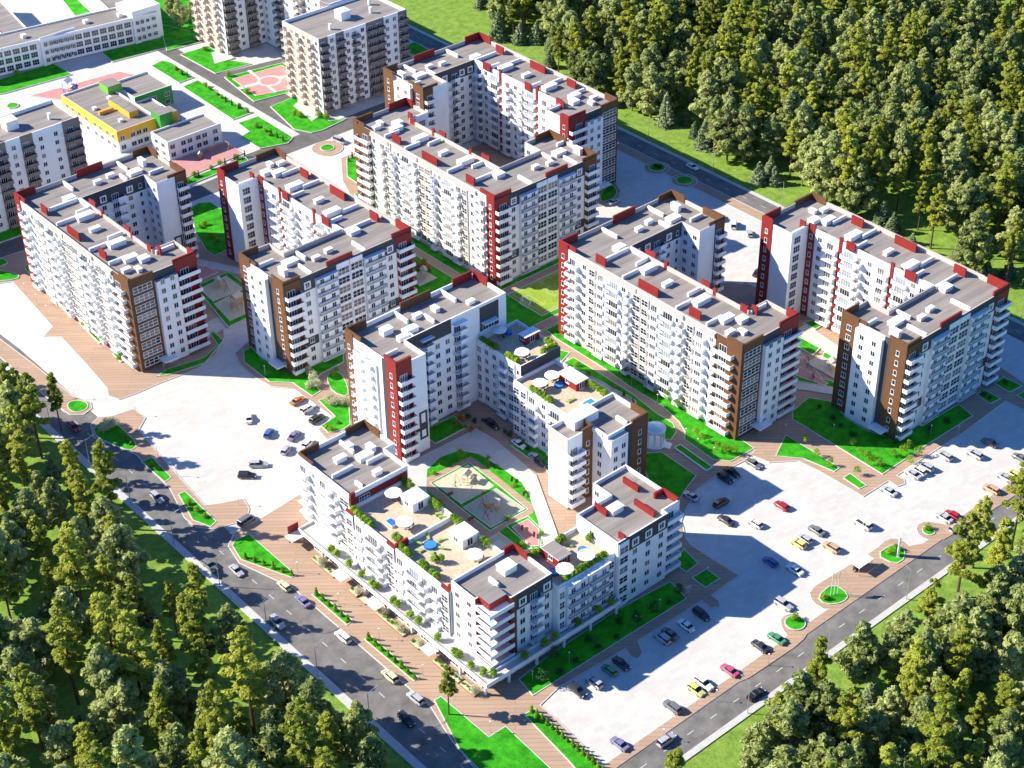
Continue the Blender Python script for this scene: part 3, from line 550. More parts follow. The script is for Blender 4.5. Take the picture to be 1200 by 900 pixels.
def block(label, xf, L, W, group):
    sy = L/67.; D = 14
    P = [(0, 0), (21, 0), (21, 11), (D, 11), (D, L-14), (W-10, L-14), (W-10, L-21), (W, L-21), (W, L), (0, L)]
    B = Bld('apartment_block', label, 'apartment block', P, xf, group=group, pm='tan')
    B.facade(0, [('G', 7.4, 'brown', .7), ('P', 6.6), ('L', 6.8, 'red', 1.0)])
    B.facade(1, [('s', 4, 'red', 1.0), ('-', 7)])
    B.facade(2, [('m', 5), ('-', 2)])
    B.facade(3, [('s', 2.4, 'red', .8), ('w', 3.6), ('c', 4.6), ('-', 1.1, 'red', 1.0), ('B', 5), ('n', 2.4), ('w', 4), ('c', 4.6), ('-', 1.1, 'red', 1.0), ('B', 5), ('w', 3), ('c', 4.2)])
    B.facade(4, [('w', 4), ('w', 3.4), ('c', 4.4), ('w', 3.2), ('s', 3)], band='grey')
    B.facade(5, [('w', 3.5), ('w', 3.5)])
    B.facade(6, [('-', 6.2), ('b', 3.8, 'brown', .5)])
    B.facade(7, [('w', 5.5, 'brown', 1.0), ('P', 8.5), ('-', 1.8, 'grey', 0.05), ('s', 5.2, 'brown', 1.0)])
    B.facade(8, [('L', 5, 'brown', .0), ('w', 4.4), ('p', 7), ('g', 4.3), ('g', 4.3), ('p', 7), ('w', 4.2), ('L', 5.2, 'red', 0.0)], band='grey', lowdark='w')
    B.facade(9, [('s', 3.4, 'red', 1.2), ('b', 4.4), ('w', 3.6), ('S', 2.6, None, 0, 'beige'), ('c', 4), ('B', 4.8), ('w', 2.4), ('n', 2.2), ('S', 3, None, 0, 'beige'), ('S', 2.8, None, 0, 'beige'), ('c', 4), ('B', 4.6), ('s', 1.8), ('n', 2.4), ('S', 2.6, None, 0, 'beige'), ('c', 4.2), ('w', 2.8), ('L', 6.3, 'brown', .02), ('-', 2.2, 'brown', .8)])
    B.finish()
    # tan eaves band along the long front
    p0, d, n, LL = B.frame(9)
    for a, b in ((8, 30*sy), (35*sy, 47*sy), (49*sy, 58*sy)): B.panel('eaves', p0, d, n, a, b, .55, B.par-1.5, B.par-.25, 'tan', cap='tan')
    # frame relief on the blank gable
    p0, d, n, LL = B.frame(6)
    for a, b, z0, z1 in ((3.2, 6.0, 9.2, 9.8), (3.2, 6.0, 5.2, 6.4), (3.2, 3.8, 6.401, 9.199), (5.4, 6.0, 6.401, 9.199), (.1, 6.0, 4.0, 5.1)): B.panel('relief', p0, d, n, a, b, .08, z0, z1, 'grey')
    for x0, y0, x1, y1 in ((15.2, 66, 15.2, 60), (33.2, 66, 33.2, 60), (29.8, 58.3, 29.8, 54), (36.8, 53, 41.6, 53), (4.1, 53.5, 13.2, 53.5), (13.4, 53.1, 13.4, 46.4), (8.9, 46.4, 13, 46.4), (1.5, 44, 7.1, 44), (1.2, 24.2, 7, 24.2), (8.3, 26.7, 13, 26.7), (1.6, 13.8, 7.2, 13.8), (14.2, 10.2, 20, 10.2)): B.fin(x0, y0*sy, x1, y1*sy)
    for x, y, a, b, h in ((34, 57, 4, 2.4, 1), (38.6, 60.4, 1.2, 3, 2), (27.5, 60.1, 2.2, 1.2, 1.1), (22.7, 59.1, 2.2, 1.2, 1.1), (11.5, 55.5, 3.2, 2.2, 1.2), (9.7, 42.5, 5, 2.2, 1.4), (8.7, 22.3, 5, 2.2, 1.4), (8.2, 34, 3, 1.3, 1.1), (7.3, 12.2, 4, 2, 1.3), (10, 9.4, 2.8, 2.2, 1.2), (3.4, 7.4, 2.4, 1.3, 1.1), (6.1, 5.6, 1.3, 2.2, 1)): B.vent(x, y*sy, a, b, h)
    for x0, y0, x1, y1, m in ((20, 66.6, 28.6, 66.6, 'red'), (2.2, 38.6, 2.2, 31.4, 'red'), (2.6, 55.2, 2.6, 51.4, 'red'), (14.4, 48.1, 14.4, 44.4, 'red'), (14.4, 27.6, 14.4, 24.6, 'red'), (2.5, 20.6, 2.5, 16.6, 'red'), (15, 10.5, 15, 8.6, 'red'),
                              (.3, 66.8, .3, 60.5, 'red'), (.6, 66.65, 6.5, 66.65, 'red'), (21-.3, 0.2, 21-.3, 3.5, 'red'), (13.8, .25, 20.4, .25, 'red')): B.standpanel(x0, y0*sy, x1, y1*sy, m)
    for x0, y0, x1, y1 in ((W-5.5, L-.3, W-.6, L-.3), (W-.3, L, W-.3, L-5.8), (W-.3, L-13, W-.3, L-20.4), (W-6, L-20.7, W-.02, L-20.7), (.3, .2, .3, 5.5)): B.standpanel(x0, y0, x1, y1, 'brown', z1=B.par+.9)
    # entrance canopies
    p0, d, n, LL = B.frame(0); B.panel('entrance_canopy', p0, d, n, 5.2, 9.8, 3.6, 2.6, 2.85, 'white_trim')
    p0, d, n, LL = B.frame(7); B.panel('entrance_canopy', p0, d, n, LL-6.6, LL-2.2, 3.2, 2.6, 2.85, 'white_trim')
    return B
# ------------------------------------------------------------------ the six tall L-shaped blocks
GRP = 'white apartment blocks with brown and red corners'
block('white nine-storey block with brown glazed corner beside the left car park promenade', lambda x, y: (175.3+x, 361+y), 63.5, 44.5, GRP)
block('white nine-storey block with brown glazed corner beside the park path with the rotunda', lambda x, y: (273.7+x, 231+y), 68, 43.5, GRP)
block('white nine-storey block with red corner beside the sports pitch, towards the forest road court', lambda x, y: (276.5+x, 397-y), 67.5, 40, GRP)
block('white nine-storey block with brown corner and grey-topped front facing the corner car park', lambda x, y: (248-x, 397.5-y), 65.5, 43, GRP)
block('white nine-storey block with brown corners above the large lawn by the right car park', lambda x, y: (346-x, 271-y), 67.5, 42, GRP)
block('white nine-storey block with brown glazed end nearest the forest road lawn', lambda x, y: (347-x, 352+y), 68, 41, GRP)

def terrace_rail(B, mt='white_trim'): pass
# ------------------------------------------------------------------ stepped block with tall end, roof terraces and low end
C = Bld('stepped_apartment_block', 'white block stepping down from nine storeys through roof terraces to a brown end', 'apartment block',
        [(203.5, 281.3), (212.7, 281.3), (212.7, 289.3), (246, 289.3), (246, 302.5), (203.5, 302.5)], deck=28.6, par=29.9)
C.facade(0, [('L', 4.6, 'red', 1.4), ('-', 4.6)])
C.facade(2, [('w', 4), ('c', 4.2), ('w', 3.6), ('w', 3), ('c', 4.6), ('-', 13.9)])
C.facade(1, [('w', 4), ('w', 4)]); C.facade(3, [('b', 4), ('w', 4), ('b', 5)]); C.facade(4, [('w', 4)]*10)
C.facade(5, [('s', 3.4, 'brown', .9), ('c', 4.6), ('c', 4.4), ('-', 3.4), ('-', 1.6, 'grey', 0.02), ('s', 4.4, 'red', 1.4)])
p0, d, n, LL = C.frame(5); C.panel('bay', p0, d, n, 3.6, 13.2, .5, .5, 26.5, 'white', cap='tan')
p0, d, n, LL = C.frame(2)
C.panel('top_band', p0, d, n, .3, 14.6, .10, 25.6, 29.92, 'grey'); C.panel('top_band', p0, d, n, 24.2, 30.6, .10, 21.6, 29.0, 'grey'); C.panel('bay_canopy', p0, d, n, 24.6, 29.4, 1.8, 24.2, 24.4, 'white_trim')
C.put('window', window_mesh(3.8, 2.3, 4, 1), p0+d*27+n*.13, n, 21.7)
C.panel('bay_canopy', p0, d, n, 4.2, 8.1, 1.5, 27.8, 28.0, 'white_trim'); C.panel('bay_canopy', p0, d, n, 15, 19.2, 1.5, 27.9, 28.1, 'white_trim')
p0, d, n, LL = C.frame(0)
for a, b, z0, z1 in ((6.2, 8.8, 12.4, 13.0), (6.2, 8.8, 8.3, 9.4), (6.2, 6.8, 9.401, 12.399), (8.2, 8.8, 9.401, 12.399), (4.7, 8.8, 7.2, 8.2), (6.2, 6.8, 5.0, 7.19), (8.2, 8.8, 5.0, 7.19), (6.2, 8.8, 4.4, 4.99)): C.panel('relief', p0, d, n, a, b, .08, z0, z1, 'grey')
for x0, y0, x1, y1 in ((219, 302, 219, 296.5), (234.5, 302, 234.5, 296), (224, 296, 224, 292), (215.5, 292.4, 215.5, 289.7), (205, 288, 209, 288)): C.fin(x0, y0, x1, y1)
for x, y, a, b, h in ((212, 296.5, 3, 2, 1.6), (217, 293, 4, 2, 1.2), (222.5, 297, 2.4, 1.3, 1.1), (228, 296.5, 1.4, 2.2, 1.1), (213.5, 291.5, 3, 1.5, 1.2), (237, 293, 2.2, 1.2, 1)): C.vent(x, y, a, b, h)
for x0, y0, x1, y1, m in ((203.8, 302.2, 203.8, 296, 'brown'), (204.2, 302.25, 210, 302.25, 'brown'), (221, 302.2, 231, 302.2, 'brown'), (238.5, 302.2, 245, 302.2, 'red'), (245.7, 302.4, 245.7, 296.5, 'red'), (203.8, 281.5, 203.8, 286.5, 'red'), (204.2, 281.6, 208, 281.6, 'red')): C.standpanel(x0, y0, x1, y1, m)
C1 = Bld('', '', '', [(235.8, 272), (249.6, 272), (249.6, 289.2), (235.8, 289.2)], deck=18.9, par=20.0, floors=6, into=C, rooft='decking')
C1.facade(3, [('S', 2.2), ('w', 3), ('w', 3), ('c', 4), ('S', 2.6), ('s', 2)]); C1.facade(1, [('b', 4), ('w', 4), ('b', 4), ('w', 4)])
p0, d, n, LL = C1.frame(0); C1.panel('top_band', p0, d, n, .1, LL-.1, .1, 16.9, 20.02, 'grey')
C2 = Bld('', '', '', [(233.4, 246.7), (247.6, 246.7), (247.6, 271.9), (233.4, 271.9)], deck=15.9, par=17.0, floors=5, into=C, rooft='decking')
C2.facade(3, [('S', 2.6), ('S', 2.6), ('c', 4), ('w', 3.6), ('B', 4.6), ('w', 3), ('c', 4)]); C2.facade(1, [('b', 4), ('w', 4), ('b', 4), ('w', 4), ('b', 4)])
C3 = Bld('', '', '', [(222.5, 239.5), (230.5, 239.5), (230.5, 234.2), (244, 234.2), (244, 246.6), (222.5, 246.6)], deck=20.4, par=21.6, floors=6, into=C)
C3.facade(5, [('-', 7.1)]); C3.facade(0, [('L', 4.6), ('s', 3.4, 'brown', .8)]); C3.facade(2, [('P', 5.6), ('-', 2.4, 'grey', 0.02), ('s', 5.4, 'brown', .8)]); C3.facade(3, [('b', 4, 'brown', .4), ('w', 4), ('b', 4)]); C3.facade(1, [('w', 4)])
p0, d, n, LL = C3.frame(5); C3.panel('top_band', p0, d, n, .05, LL-.05, .1, 17.4, 21.62, 'tan')
for x0, y0, x1, y1 in ((230.6, 246.2, 230.6, 236), (238, 239, 238, 235.5)): C3.fin(x0, y0, x1, y1, t=.35)
C3.vent(233.5, 243.5, 3, 1.6, 1.5); C3.box('stair_house', 227, 235, 242.2, 246.2, 20.43, 22.9, 'white_trim')
for x0, y0, x1, y1, m in ((243.7, 234.4, 243.7, 239.8, 'brown'), (230.2, 239.6, 230.2, 242.4, 'brown')): C3.standpanel(x0, y0, x1, y1, m, z1=22.4)
for q in (C, C1, C2, C3): q.finish()

# ------------------------------------------------------------------ low block with the terraces and shops at the promenade
D = Bld('low_apartment_block', 'white six-storey block with shops below and planted roof terraces by the promenade', 'apartment block',
        [(172, 259.2), (189, 259.2), (189, 268), (192, 268), (192, 280), (172, 280)], deck=18.7, par=19.9, floors=5, z1=3.6)
D.facade(0, [('-', 17)]); D.facade(1, [('w', 4), ('w', 4)]); D.facade(2, [('-', 3)]); D.facade(3, [('w', 4), ('b', 4), ('w', 4)]); D.facade(4, [('w', 4), ('w', 4), ('b', 4), ('w', 4)])
D.facade(5, [('c', 4), ('s', 2.4), ('c', 5), ('n', 3), ('S', 3.4, None, 0, 'white')])
p0, d, n, LL = D.frame(0); D.panel('cladding', p0, d, n, .4, LL-.3, .08, 15.7, 18.6, 'red')
D.put('window', window_mesh(3.2, 2.0, 4, 2), p0+d*4+n*.1, n, 16.2); D.panel('cladding', p0, d, n, -.2, 1.2, .6, 3.6, 20.6, 'red')
for x0, y0, x1, y1 in ((173.5, 268.2, 179.5, 268.2), (182.8, 267, 187.5, 267), (183, 278, 183, 272.5), (176.5, 263, 176.5, 260.5)): D.fin(x0, y0, x1, y1)
for x, y, a, b, h in ((179, 272.5, 3, 1.5, 1.2), (184, 269.5, 4, 2.2, 1.2), (187, 271, 1.4, 2.4, 1.4), (183.5, 275, 1.4, 2, 1.3), (182.5, 262.5, 2.2, 1.2, 1.2)): D.vent(x, y, a, b, h)
for x0, y0, x1, y1 in ((172.3, 279.8, 172.3, 274), (172.6, 279.75, 178, 279.75), (186, 279.75, 191.6, 279.75), (191.7, 279.9, 191.7, 273.5)): D.standpanel(x0, y0, x1, y1, 'brown', z1=20.7)
def sub(poly, **k): return Bld('', '', '', poly, into=D, **k)
D1 = sub([(170.6, 221.2), (188, 221.2), (188, 259.1), (170.6, 259.1)], deck=15.6, par=16.7, floors=4, z1=3.6, rooft='decking')
D1.facade(3, [('S', 2.6, 'red', .3), ('c', 4), ('B', 4.6), ('n', 2.6), ('S', 2.6, 'red', .3), ('c', 3.8), ('B', 4.6), ('n', 2.8), ('c', 3.6), ('S', 2.6, 'red', .3)]); D1.facade(1, [('b', 4), ('w', 3.4)]*5)
D1.standpanel(171, 240.8, 174.4, 240.8, 'red', z1=17.6, t=.3); D1.fin(174.6, 240.8, 187.6, 240.8, t=.2, h=1.3); D1.standpanel(171, 222, 174, 222, 'red', z1=17.8, t=.3)
D2 = sub([(177, 208.2), (189, 208.2), (189, 221.1), (171, 221.1), (171, 213), (177, 213)], deck=18.7, par=19.8, floors=5, z1=3.6)
D2.facade(0, [('-', 1.6, 'brown', 0.02), ('w', 3.6), ('c', 3.8), ('w', 3.4)], band='grey'); D2.facade(4, [('w', 6, 'red', .0)]); D2.facade(3, [('W', 8.1)]); D2.facade(5, [('w', 4.8, 'red', .0)]); D2.facade(1, [('w', 5), ('-', 6)])
D2.vent(183, 216.5, 3.4, 3, 1.6); D2.fin(178, 216.5, 178, 213.5, t=.3)
D2.standpanel(188.7, 220.8, 188.7, 216, 'red', z1=20.6); D2.standpanel(186, 220.8, 188.3, 220.8, 'red', z1=20.6)
D2.box('roof_cabin', 172.0, 176.9, 209.4, 213.2, 18.2, 20.3, 'red', 'roof')
lb = MB(); a0, a1, b0, b1 = -1.0, 6.0, -1.2, 4.8
lb.box(a0, a1, b0, b1, -.16, 0, 'white_trim'); lb.box(a0, a0+.12, b0, b1, .001, 1.0, 'white_trim'); lb.box(a0+.121, a1, b0, b0+.12, .001, 1.0, 'white_trim'); lb.box(a0+.4, a1, b0+.4, b1, -.4, -.161, 'red')
lbm = lb.mesh('corner_balcony')
for i in range(6): link('corner_balcony', lbm, D.e, (171-D.o.x, 208.2-D.o.y, 3.6+FH*i))
D3 = sub([(189.1, 206.6), (206.3, 206.6), (206.3, 219.1), (189.1, 219.1)], deck=15.6, par=16.7, floors=4, z1=3.6, rooft='decking')
D3.facade(0, [('S', 2.2), ('p', 6.4), ('p', 6.4), ('S', 2.2)]); D3.facade(2, [('b', 4), ('w', 4)]*2)
D4 = sub([(206.4, 205.6), (222.2, 205.6), (222.2, 207.2), (227.6, 207.2), (227.6, 225), (217, 225), (217, 219.2), (206.4, 219.2)], deck=18.9, par=20, floors=6)
D4.facade(0, [('S', 3.2), ('w', 4), ('w', 4), ('w', 4)], band='grey'); D4.facade(2, [('L', 5.4)]); D4.facade(7, [('-', 3), ('w', 4), ('-', 6)]); D4.facade(3, [('b', 4), ('w', 4), ('b', 4), ('w', 4)]); D4.facade(5, [('w', 3), ('w', 3)])
D4.vent(214.5, 215, 3.4, 2.2, 1.5)
for x0, y0, x1, y1 in ((219.8, 214, 219.8, 207.6), (223.5, 221.5, 223.5, 216.5), (212, 219, 212, 215), (209, 208, 209, 206), (227.3, 212.5, 227.3, 207.4), (224.5, 212.4, 227, 212.4)): D4.standpanel(x0, y0, x1, y1, 'red', z1=20.5, t=.3)
for q in (D, D1, D2, D3, D4): q.finish()
# podium slab with its parapet, columns and shop fronts
ox, oy = D.o.x, D.o.y
pod = [(166.2, 204.0), (206.5, 204.0), (206.5, 205.5), (189, 205.5), (189, 206.5), (171, 206.5), (171, 274), (166.2, 274)]
pod = [(x-ox, y-oy) for x, y in pod]
b = MB(); prism(b, pod, 2.9, 3.5, 'white_trim', 'light_paving'); b.build('podium', D.e)
b = MB(); ring(b, pod[:2]+[(206.5-ox, 205.6-oy), (171-ox, 206.6-oy), (171-ox, 274-oy)]+pod[-1:], .25, 3.5, 4.1, 'white_trim'); b.build('podium_parapet', D.e)
b = MB(); b.box(167.4-ox, 171.5-ox, 207-oy, 272-oy, 0, 2.9, 'beige'); b.box(171-ox, 206-ox, 206.0-oy, 208-oy, 0, 2.9, 'beige'); b.build('shop_wall', D.e)
sw = window_mesh(4.2, 2.2, 4, 1, 'glass', fw=.1)
for i in range(12): D.put('shop_window', sw, Vector((167.38-ox, 211+i*5.1-oy)), Vector((-1, 0)), .25)
for i in range(6): D.put('shop_window', sw, Vector((174+i*5.4-ox, 205.98-oy)), Vector((0, -1)), .25)
b = MB(); b.box(-.25, .25, -.25, .25, 0, 2.9, 'white_trim'); cm = b.mesh('column')
for x, y in [(166.7, 205+i*8.55) for i in range(9)]+[(173+i*8.1, 204.5) for i in range(5)]: link('column', cm, D.e, (x-ox, y-oy, 0))
b = MB(); b.box(0, 4, 0, 3, 2.5, 2.75, 'white_trim'); b.box(1, 4, 2.9, 3.1, 0, 5, 'red'); b.build('entrance_canopy', D.e, (163-ox, 272-oy, 0))
for y, l in ((262, 9), (250, 3), (246.4, 2.4), (236, 10), (227, 3), (216, 9), (208.5, 5)):
    b = MB(); b.box(164.3-ox, 166.0-ox, y-l/2-oy, y+l/2-oy, 0, .55, 'skin_pot', 'sand'); b.build('planter_wall', D.e)
for y, l in ((255, 4), (242, 4), (222, 3.4)):
    b = MB(); b.box(163.4-ox, 166.1-ox, y-l/2-oy, y+l/2-oy, 2.5, 2.64, 'white_trim'); b.build('shop_awning', D.e)


# ------------------------------------------------------------------ background buildings
def simple(name, label, poly, facs, xf=lambda x, y: (x, y), roofs=(), **k):
    B = Bld(name, label, k.pop('cat', 'building'), poly, xf, **k)
    for e, bays, kw in facs: B.facade(e, bays, **kw)
    B.finish()
    for r in roofs: B.vent(*r)
    return B
rect = lambda x0, x1, y0, y1: [(x0, y0), (x1, y0), (x1, y1), (x0, y1)]
tb = [('b', 3.6, 'taupe', .1), ('w', 3.2), ('b', 3.2, 'taupe', .1), ('w', 3), ('b', 3, 'taupe', .1), ('w', 3), ('b', 3.6, 'taupe', .1), ('b', 3.6, 'taupe', .1), ('w', 3), ('w', 3), ('b', 3.6, 'taupe', .1)]
pb = [('c', 4, 'peach', .1), ('w', 3, 'peach', .1), ('c', 4, 'peach', .1), ('w', 3, 'peach', .1), ('c', 4, 'peach', .1), ('w', 3)]
simple('apartment_tower', 'white ten-storey tower with taupe balconies by the pink paved square', rect(305.4, 343.5, 455.7, 477), [(3, pb, {}), (0, tb, {}), (1, [('w', 4)]*5, {}), (2, [('w', 4)]*8, {})], roofs=[(324, 467, 4, 4, 3), (315, 462, .8, .8, 2), (334, 464, .8, .8, 2), (338, 470, .8, .8, 2)], floors=9, deck=27.2, par=28.4, cat='apartment block', group='older towers with taupe balconies')
simple('apartment_tower', 'white tower wing with brown roof behind the taupe balcony tower', rect(325, 346.5, 477.1, 520), [(3, [('w', 3.4), ('w', 3.4), ('b', 3.6, 'taupe', .1)]*3, {}), (0, [('w', 4)]*5, {})], roofs=[(335, 500, 4, 4, 3), (340, 486, .8, .8, 2)], floors=9, deck=27.6, par=28.8, cat='apartment block', group='older towers with taupe balconies')
simple('apartment_tower', 'tall tower with peach balconies at the end of the nursery street', rect(307.8, 345, 520.1, 541), [(3, pb, {}), (0, tb[:8], {})], roofs=[(325, 530, 4, 4, 3)], floors=10, deck=31, par=32, cat='apartment block', group='older towers with taupe balconies')
simple('apartment_tower', 'grey balconied older block behind the left car park block', rect(150, 214.5, 457.3, 474), [(0, [('b', 3.4, 'taupe', .1)]*6+[('w', 3.4), ('b', 2.8, 'taupe', .1), ('w', 3.4), ('b', 2.8, 'taupe', .1), ('W', 7), ('b', 4, 'taupe', .1)], {}), (1, [('b', 4, 'taupe', .1), ('w', 4), ('w', 4)], {})], roofs=[(196, 467, 4, 4, 3), (208, 464, .8, .8, 2), (188, 462, .8, .8, 2)], floors=9, deck=28.2, par=29.4, cat='apartment block', group='older towers with taupe balconies')
su, sv = Vector((.986, -.165)), Vector((.165, .986)); sp = Vector((222.5, 563.5))
sxf = lambda x, y: tuple(sp+su*x+sv*y)
ribbon = [('m', 3.0)]*7
S = Bld('school', 'long white three-storey school with ribbon windows behind the nursery', 'school', rect(0, 76, 0, 13), sxf, floors=3, deck=10.2, par=10.8, z1=.9)
S.facade(0, [('m', 3.2)]*9+[('-', 1.2)]+[('W', 4)]*3+[('-', 1)]+[('m', 3.2)]*8+[('W', 4.4), ('w', 3)])
S.facade(1, [('w', 4)]*3); S.finish()
S.box('stair_house', 66, 76.02, -.5, 13.1, 0, 13.2, 'white'); S.box('frontispiece', 30, 44, -.6, 2, 0, 11.6, 'white')
p0, d, n, LL = S.frame(0)
for r in range(3):
    for c in range(6): S.put('window', window_mesh(1.3, 1.7, 2, 1), p0+d*(31.8+c*2.08)+n*.62, n, 1.5+r*3.1)
    for c in range(2): S.put('window', window_mesh(1.3, 1.6, 2, 1), p0+d*(67.6+c*2)+n*.52, n, 1.5+r*3.1)
    S.put('window', window_mesh(1.3, 1.2, 2, 1), p0+d*74+n*.52, n, 2+r*3.1)
for x, y in ((10, 5), (26, 6), (50, 6), (63, 5)): S.vent(x, y, 1.6, 1.6, 1.2)
for i, (x0, x1) in enumerate(((4, 17), (20, 30), (62, 75))):
    Q = Bld('', '', '', rect(x0, x1, 13.1, 60), sxf, into=S, floors=3, deck=9.4, par=10, z1=.9)
    Q.facade(3, [('W', 5)]*9); Q.facade(1, [('W', 5)]*9); Q.finish()
K = Bld('nursery', 'yellow, green and white nursery with flat roofs between paved yards', 'nursery', rect(237.5, 253.5, 479, 517), deck=7.4, par=8.1, floors=2, z1=.6)
def yb(Q, e, z0=4.0, z1=8.2, c='yellow', a=.02, b=None):
    p0, d, n, LL = Q.frame(e); Q.panel('cladding', p0, d, n, a, (b or LL-.02), .12, z0, z1, c)
yb(K, 0); yb(K, 3)
def kw(Q, e, bays):
    p0, d, n, LL = Q.frame(e)
    for i, t in enumerate(bays):
        for z in (1.0, 4.4 if Q.deck > 7 else 3.9):
            if z < Q.deck-1.5: Q.put('window', window_mesh(1.9, 1.7, 2, 1), p0+d*(LL*t)+n*.14, n, z)
kw(K, 0, (.1, .35, .5, .65)); kw(K, 3, (.1, .2, .32, .45, .6, .7, .82, .92))
K.box('roof_cabin', 246.5, 250, 486, 500, 7.43, 9.6, 'yellow', 'roof'); K.box('roof_cabin', 250.5, 256, 507, 513, 7.43, 10.2, 'lime', 'roof'); K.box('roof_cabin', 240, 245.5, 494.8, 496, 7.43, 8.6, 'orange_paint')
K.box('stair_tower', 252.2, 257, 475.5, 481.5, 0, 10.4, 'green_paint', 'roof'); K.box('stair_tower', 257.01, 260, 477, 482, 4, 9.2, 'yellow', 'roof')
K2 = Bld('', '', '', rect(256, 271, 499, 515), deck=6.6, par=7.4, floors=2, into=K); yb(K2, 0, .3, 7.42, 'green_paint'); kw(K2, 0, (.2, .5, .85)); kw(K2, 3, (.3, .7))
K3 = Bld('', '', '', rect(253.6, 262, 482.1, 498.9), deck=5.2, par=5.8, floors=1, into=K)
K4 = Bld('', '', '', rect(247, 268, 463, 473.5), deck=6.2, par=6.9, floors=2, into=K); kw(K4, 0, (.08, .28, .4, .56, .68, .88)); kw(K4, 3, (.3, .7))
K5 = Bld('', '', '', rect(253, 262, 473.6, 479), deck=4.4, par=5, floors=1, into=K)
for x, y in ((241, 500), (243, 486), (249, 504)): K.vent(x, y, 1.2, 1.2, .8)
# ------------------------------------------------------------------ foliage meshes
def leaf_cloud(mb, centres, nleaf, size, mt, flat=.5):
    """many small leaf faces spread through clumps; every clump is (centre, radius xyz)"""
    vol = [r[0]*r[1]*r[2] for c, r in centres]; tot = sum(v**.67 for v in vol)
    i = mb.m(mt)
    for (c, r), v in zip(centres, vol):
        for _ in range(max(3, int(nleaf*v**.67/tot))):
            while True:
                q = Vector((random.uniform(-1, 1), random.uniform(-1, 1), random.uniform(-1, 1)))
                if .12 < q.length_squared < 1: break
            q = q.normalized()*(q.length**.45)
            p = Vector((c[0]+q.x*r[0], c[1]+q.y*r[1], c[2]+q.z*r[2]))
            nrm = (q+Vector((random.gauss(0, .5), random.gauss(0, .5), random.gauss(0, .4)+flat))).normalized()
            a = nrm.orthogonal().normalized(); b = nrm.cross(a); t = random.uniform(0, 6.28); a, b = a*math.cos(t)+b*math.sin(t), b*math.cos(t)-a*math.sin(t)
            s = size*random.uniform(.6, 1.4); k = len(mb.v)
            mb.v += [tuple(p-a*s-b*s*.35), tuple(p+b*s*.55), tuple(p+a*s+b*s*.1), tuple(p-b*s*.5)]
            mb.f.append((k, k+3, k+2, k+1)); mb.mi.append(i)
def trunk(h, r, mt, limbs, lean=.0):
    b = MB(); n = 5; pts = [Vector((math.sin(i*1.3)*lean*i/n, math.cos(i*1.7)*lean*i/n, h*i/n-(.3 if i == 0 else 0))) for i in range(n+1)]
    for i in range(n): b.tube(pts[i], pts[i+1], r*(1-.75*i/n), r*(1-.75*(i+1)/n), mt, 7)
    for z, l, an, up in limbs:
        p = Vector((0, 0, z)); b.tube(p, p+Vector((math.cos(an)*l, math.sin(an)*l, up)), r*.32, r*.08, mt, 4)
    return b.mesh('trunk')
def pine(h):
    c = []; lb = []; z = h*random.uniform(.34, .44); R0 = h*.12
    while z < h*.98:
        t = (z-h*.38)/(h*.62); rr = R0*(1.05-.75*max(0, t)**1.4)*random.uniform(.75, 1.2)
        for k in range(random.choice((3, 4, 5))):
            an = random.uniform(0, 6.28); l = rr*random.uniform(.3, 1.15); up = random.uniform(.1, .9); q = rr*random.uniform(.26, .46)
            c.append(((math.cos(an)*l, math.sin(an)*l, z+up), (q, q, h*.014+.12))); lb.append((z-.3, l, an, up))
        z += h*random.uniform(.042, .06)
    c.append(((0, 0, h*.98), (.5, .5, h*.03)))
    b = MB(); leaf_cloud(b, c, 3600, .46, 'pine_leaf', .9)
    return trunk(h*.96, h*.0125+.05, 'bark', lb[::2], .25), b.mesh('crown')
def broad(h, w, low=.2, lf='broad_leaf', n=6200, sz=.55, bark='pale_bark'):
    c = []; lb = []
    for _ in range(84):
        t = random.random(); z = h*(low+(1-low)*t)
        prof = w*(math.sin(math.pi*min(1, (t*.84+.12)))**.6)*(1.02-.32*t); an = random.uniform(0, 6.28); l = prof*random.uniform(.2, 1.1)
        rr = w*random.uniform(.15, .32)*(1.1-.4*t); c.append(((math.cos(an)*l, math.sin(an)*l, z*.97), (rr, rr, rr*random.uniform(.6, .9))))
        if random.random() < .4: lb.append((z*.8, l, an, z*.17))
    c.append(((0, 0, h*.97), (w*.16, w*.16, h*.06)))
    b = MB(); leaf_cloud(b, c, n, sz, lf)
    return trunk(h*.85, h*.014+.06, bark, lb, .3), b.mesh('crown')
def spruce(h, w):
    c = []; z = h*.06
    while z < h:
        t = z/h; rr = w*(1-t)**.75+.15; n = max(3, int(7*(1-t)+3))
        for k in range(n):
            an = 6.28*k/n+random.uniform(-.4, .4); l = rr*random.uniform(.6, 1.0)
            c.append(((math.cos(an)*l*.7, math.sin(an)*l*.7, z-.15*l), (rr*.38+.1, rr*.38+.1, h*.045+.08)))
        z += h*.085
    b = MB(); leaf_cloud(b, c, 3000, .42, 'spruce_leaf', .8)
    return trunk(h*.9, .16, 'bark', []), b.mesh('crown')
def bush(r, lf, n=420, sz=.14, zs=1.0):
    c = [((random.uniform(-.5, .5)*r, random.uniform(-.5, .5)*r, r*zs*random.uniform(.5, 1.2)), (r*.6, r*.6, r*.55*zs)) for _ in range(8)]
    b = MB(); leaf_cloud(b, c, n, sz, lf); return b.mesh('foliage')
def column_bush(h, r, lf='dark_shrub_leaf', n=380):
    c = [((0, 0, h*t), (r*(1.1-t*.8), r*(1.1-t*.8), h*.14)) for t in (.12, .3, .48, .66, .82, .94)]
    b = MB(); leaf_cloud(b, c, n, .13, lf, .1); return b.mesh('foliage')
PINES = [pine(h) for h in (21, 23, 25, 27, 29, 22)]
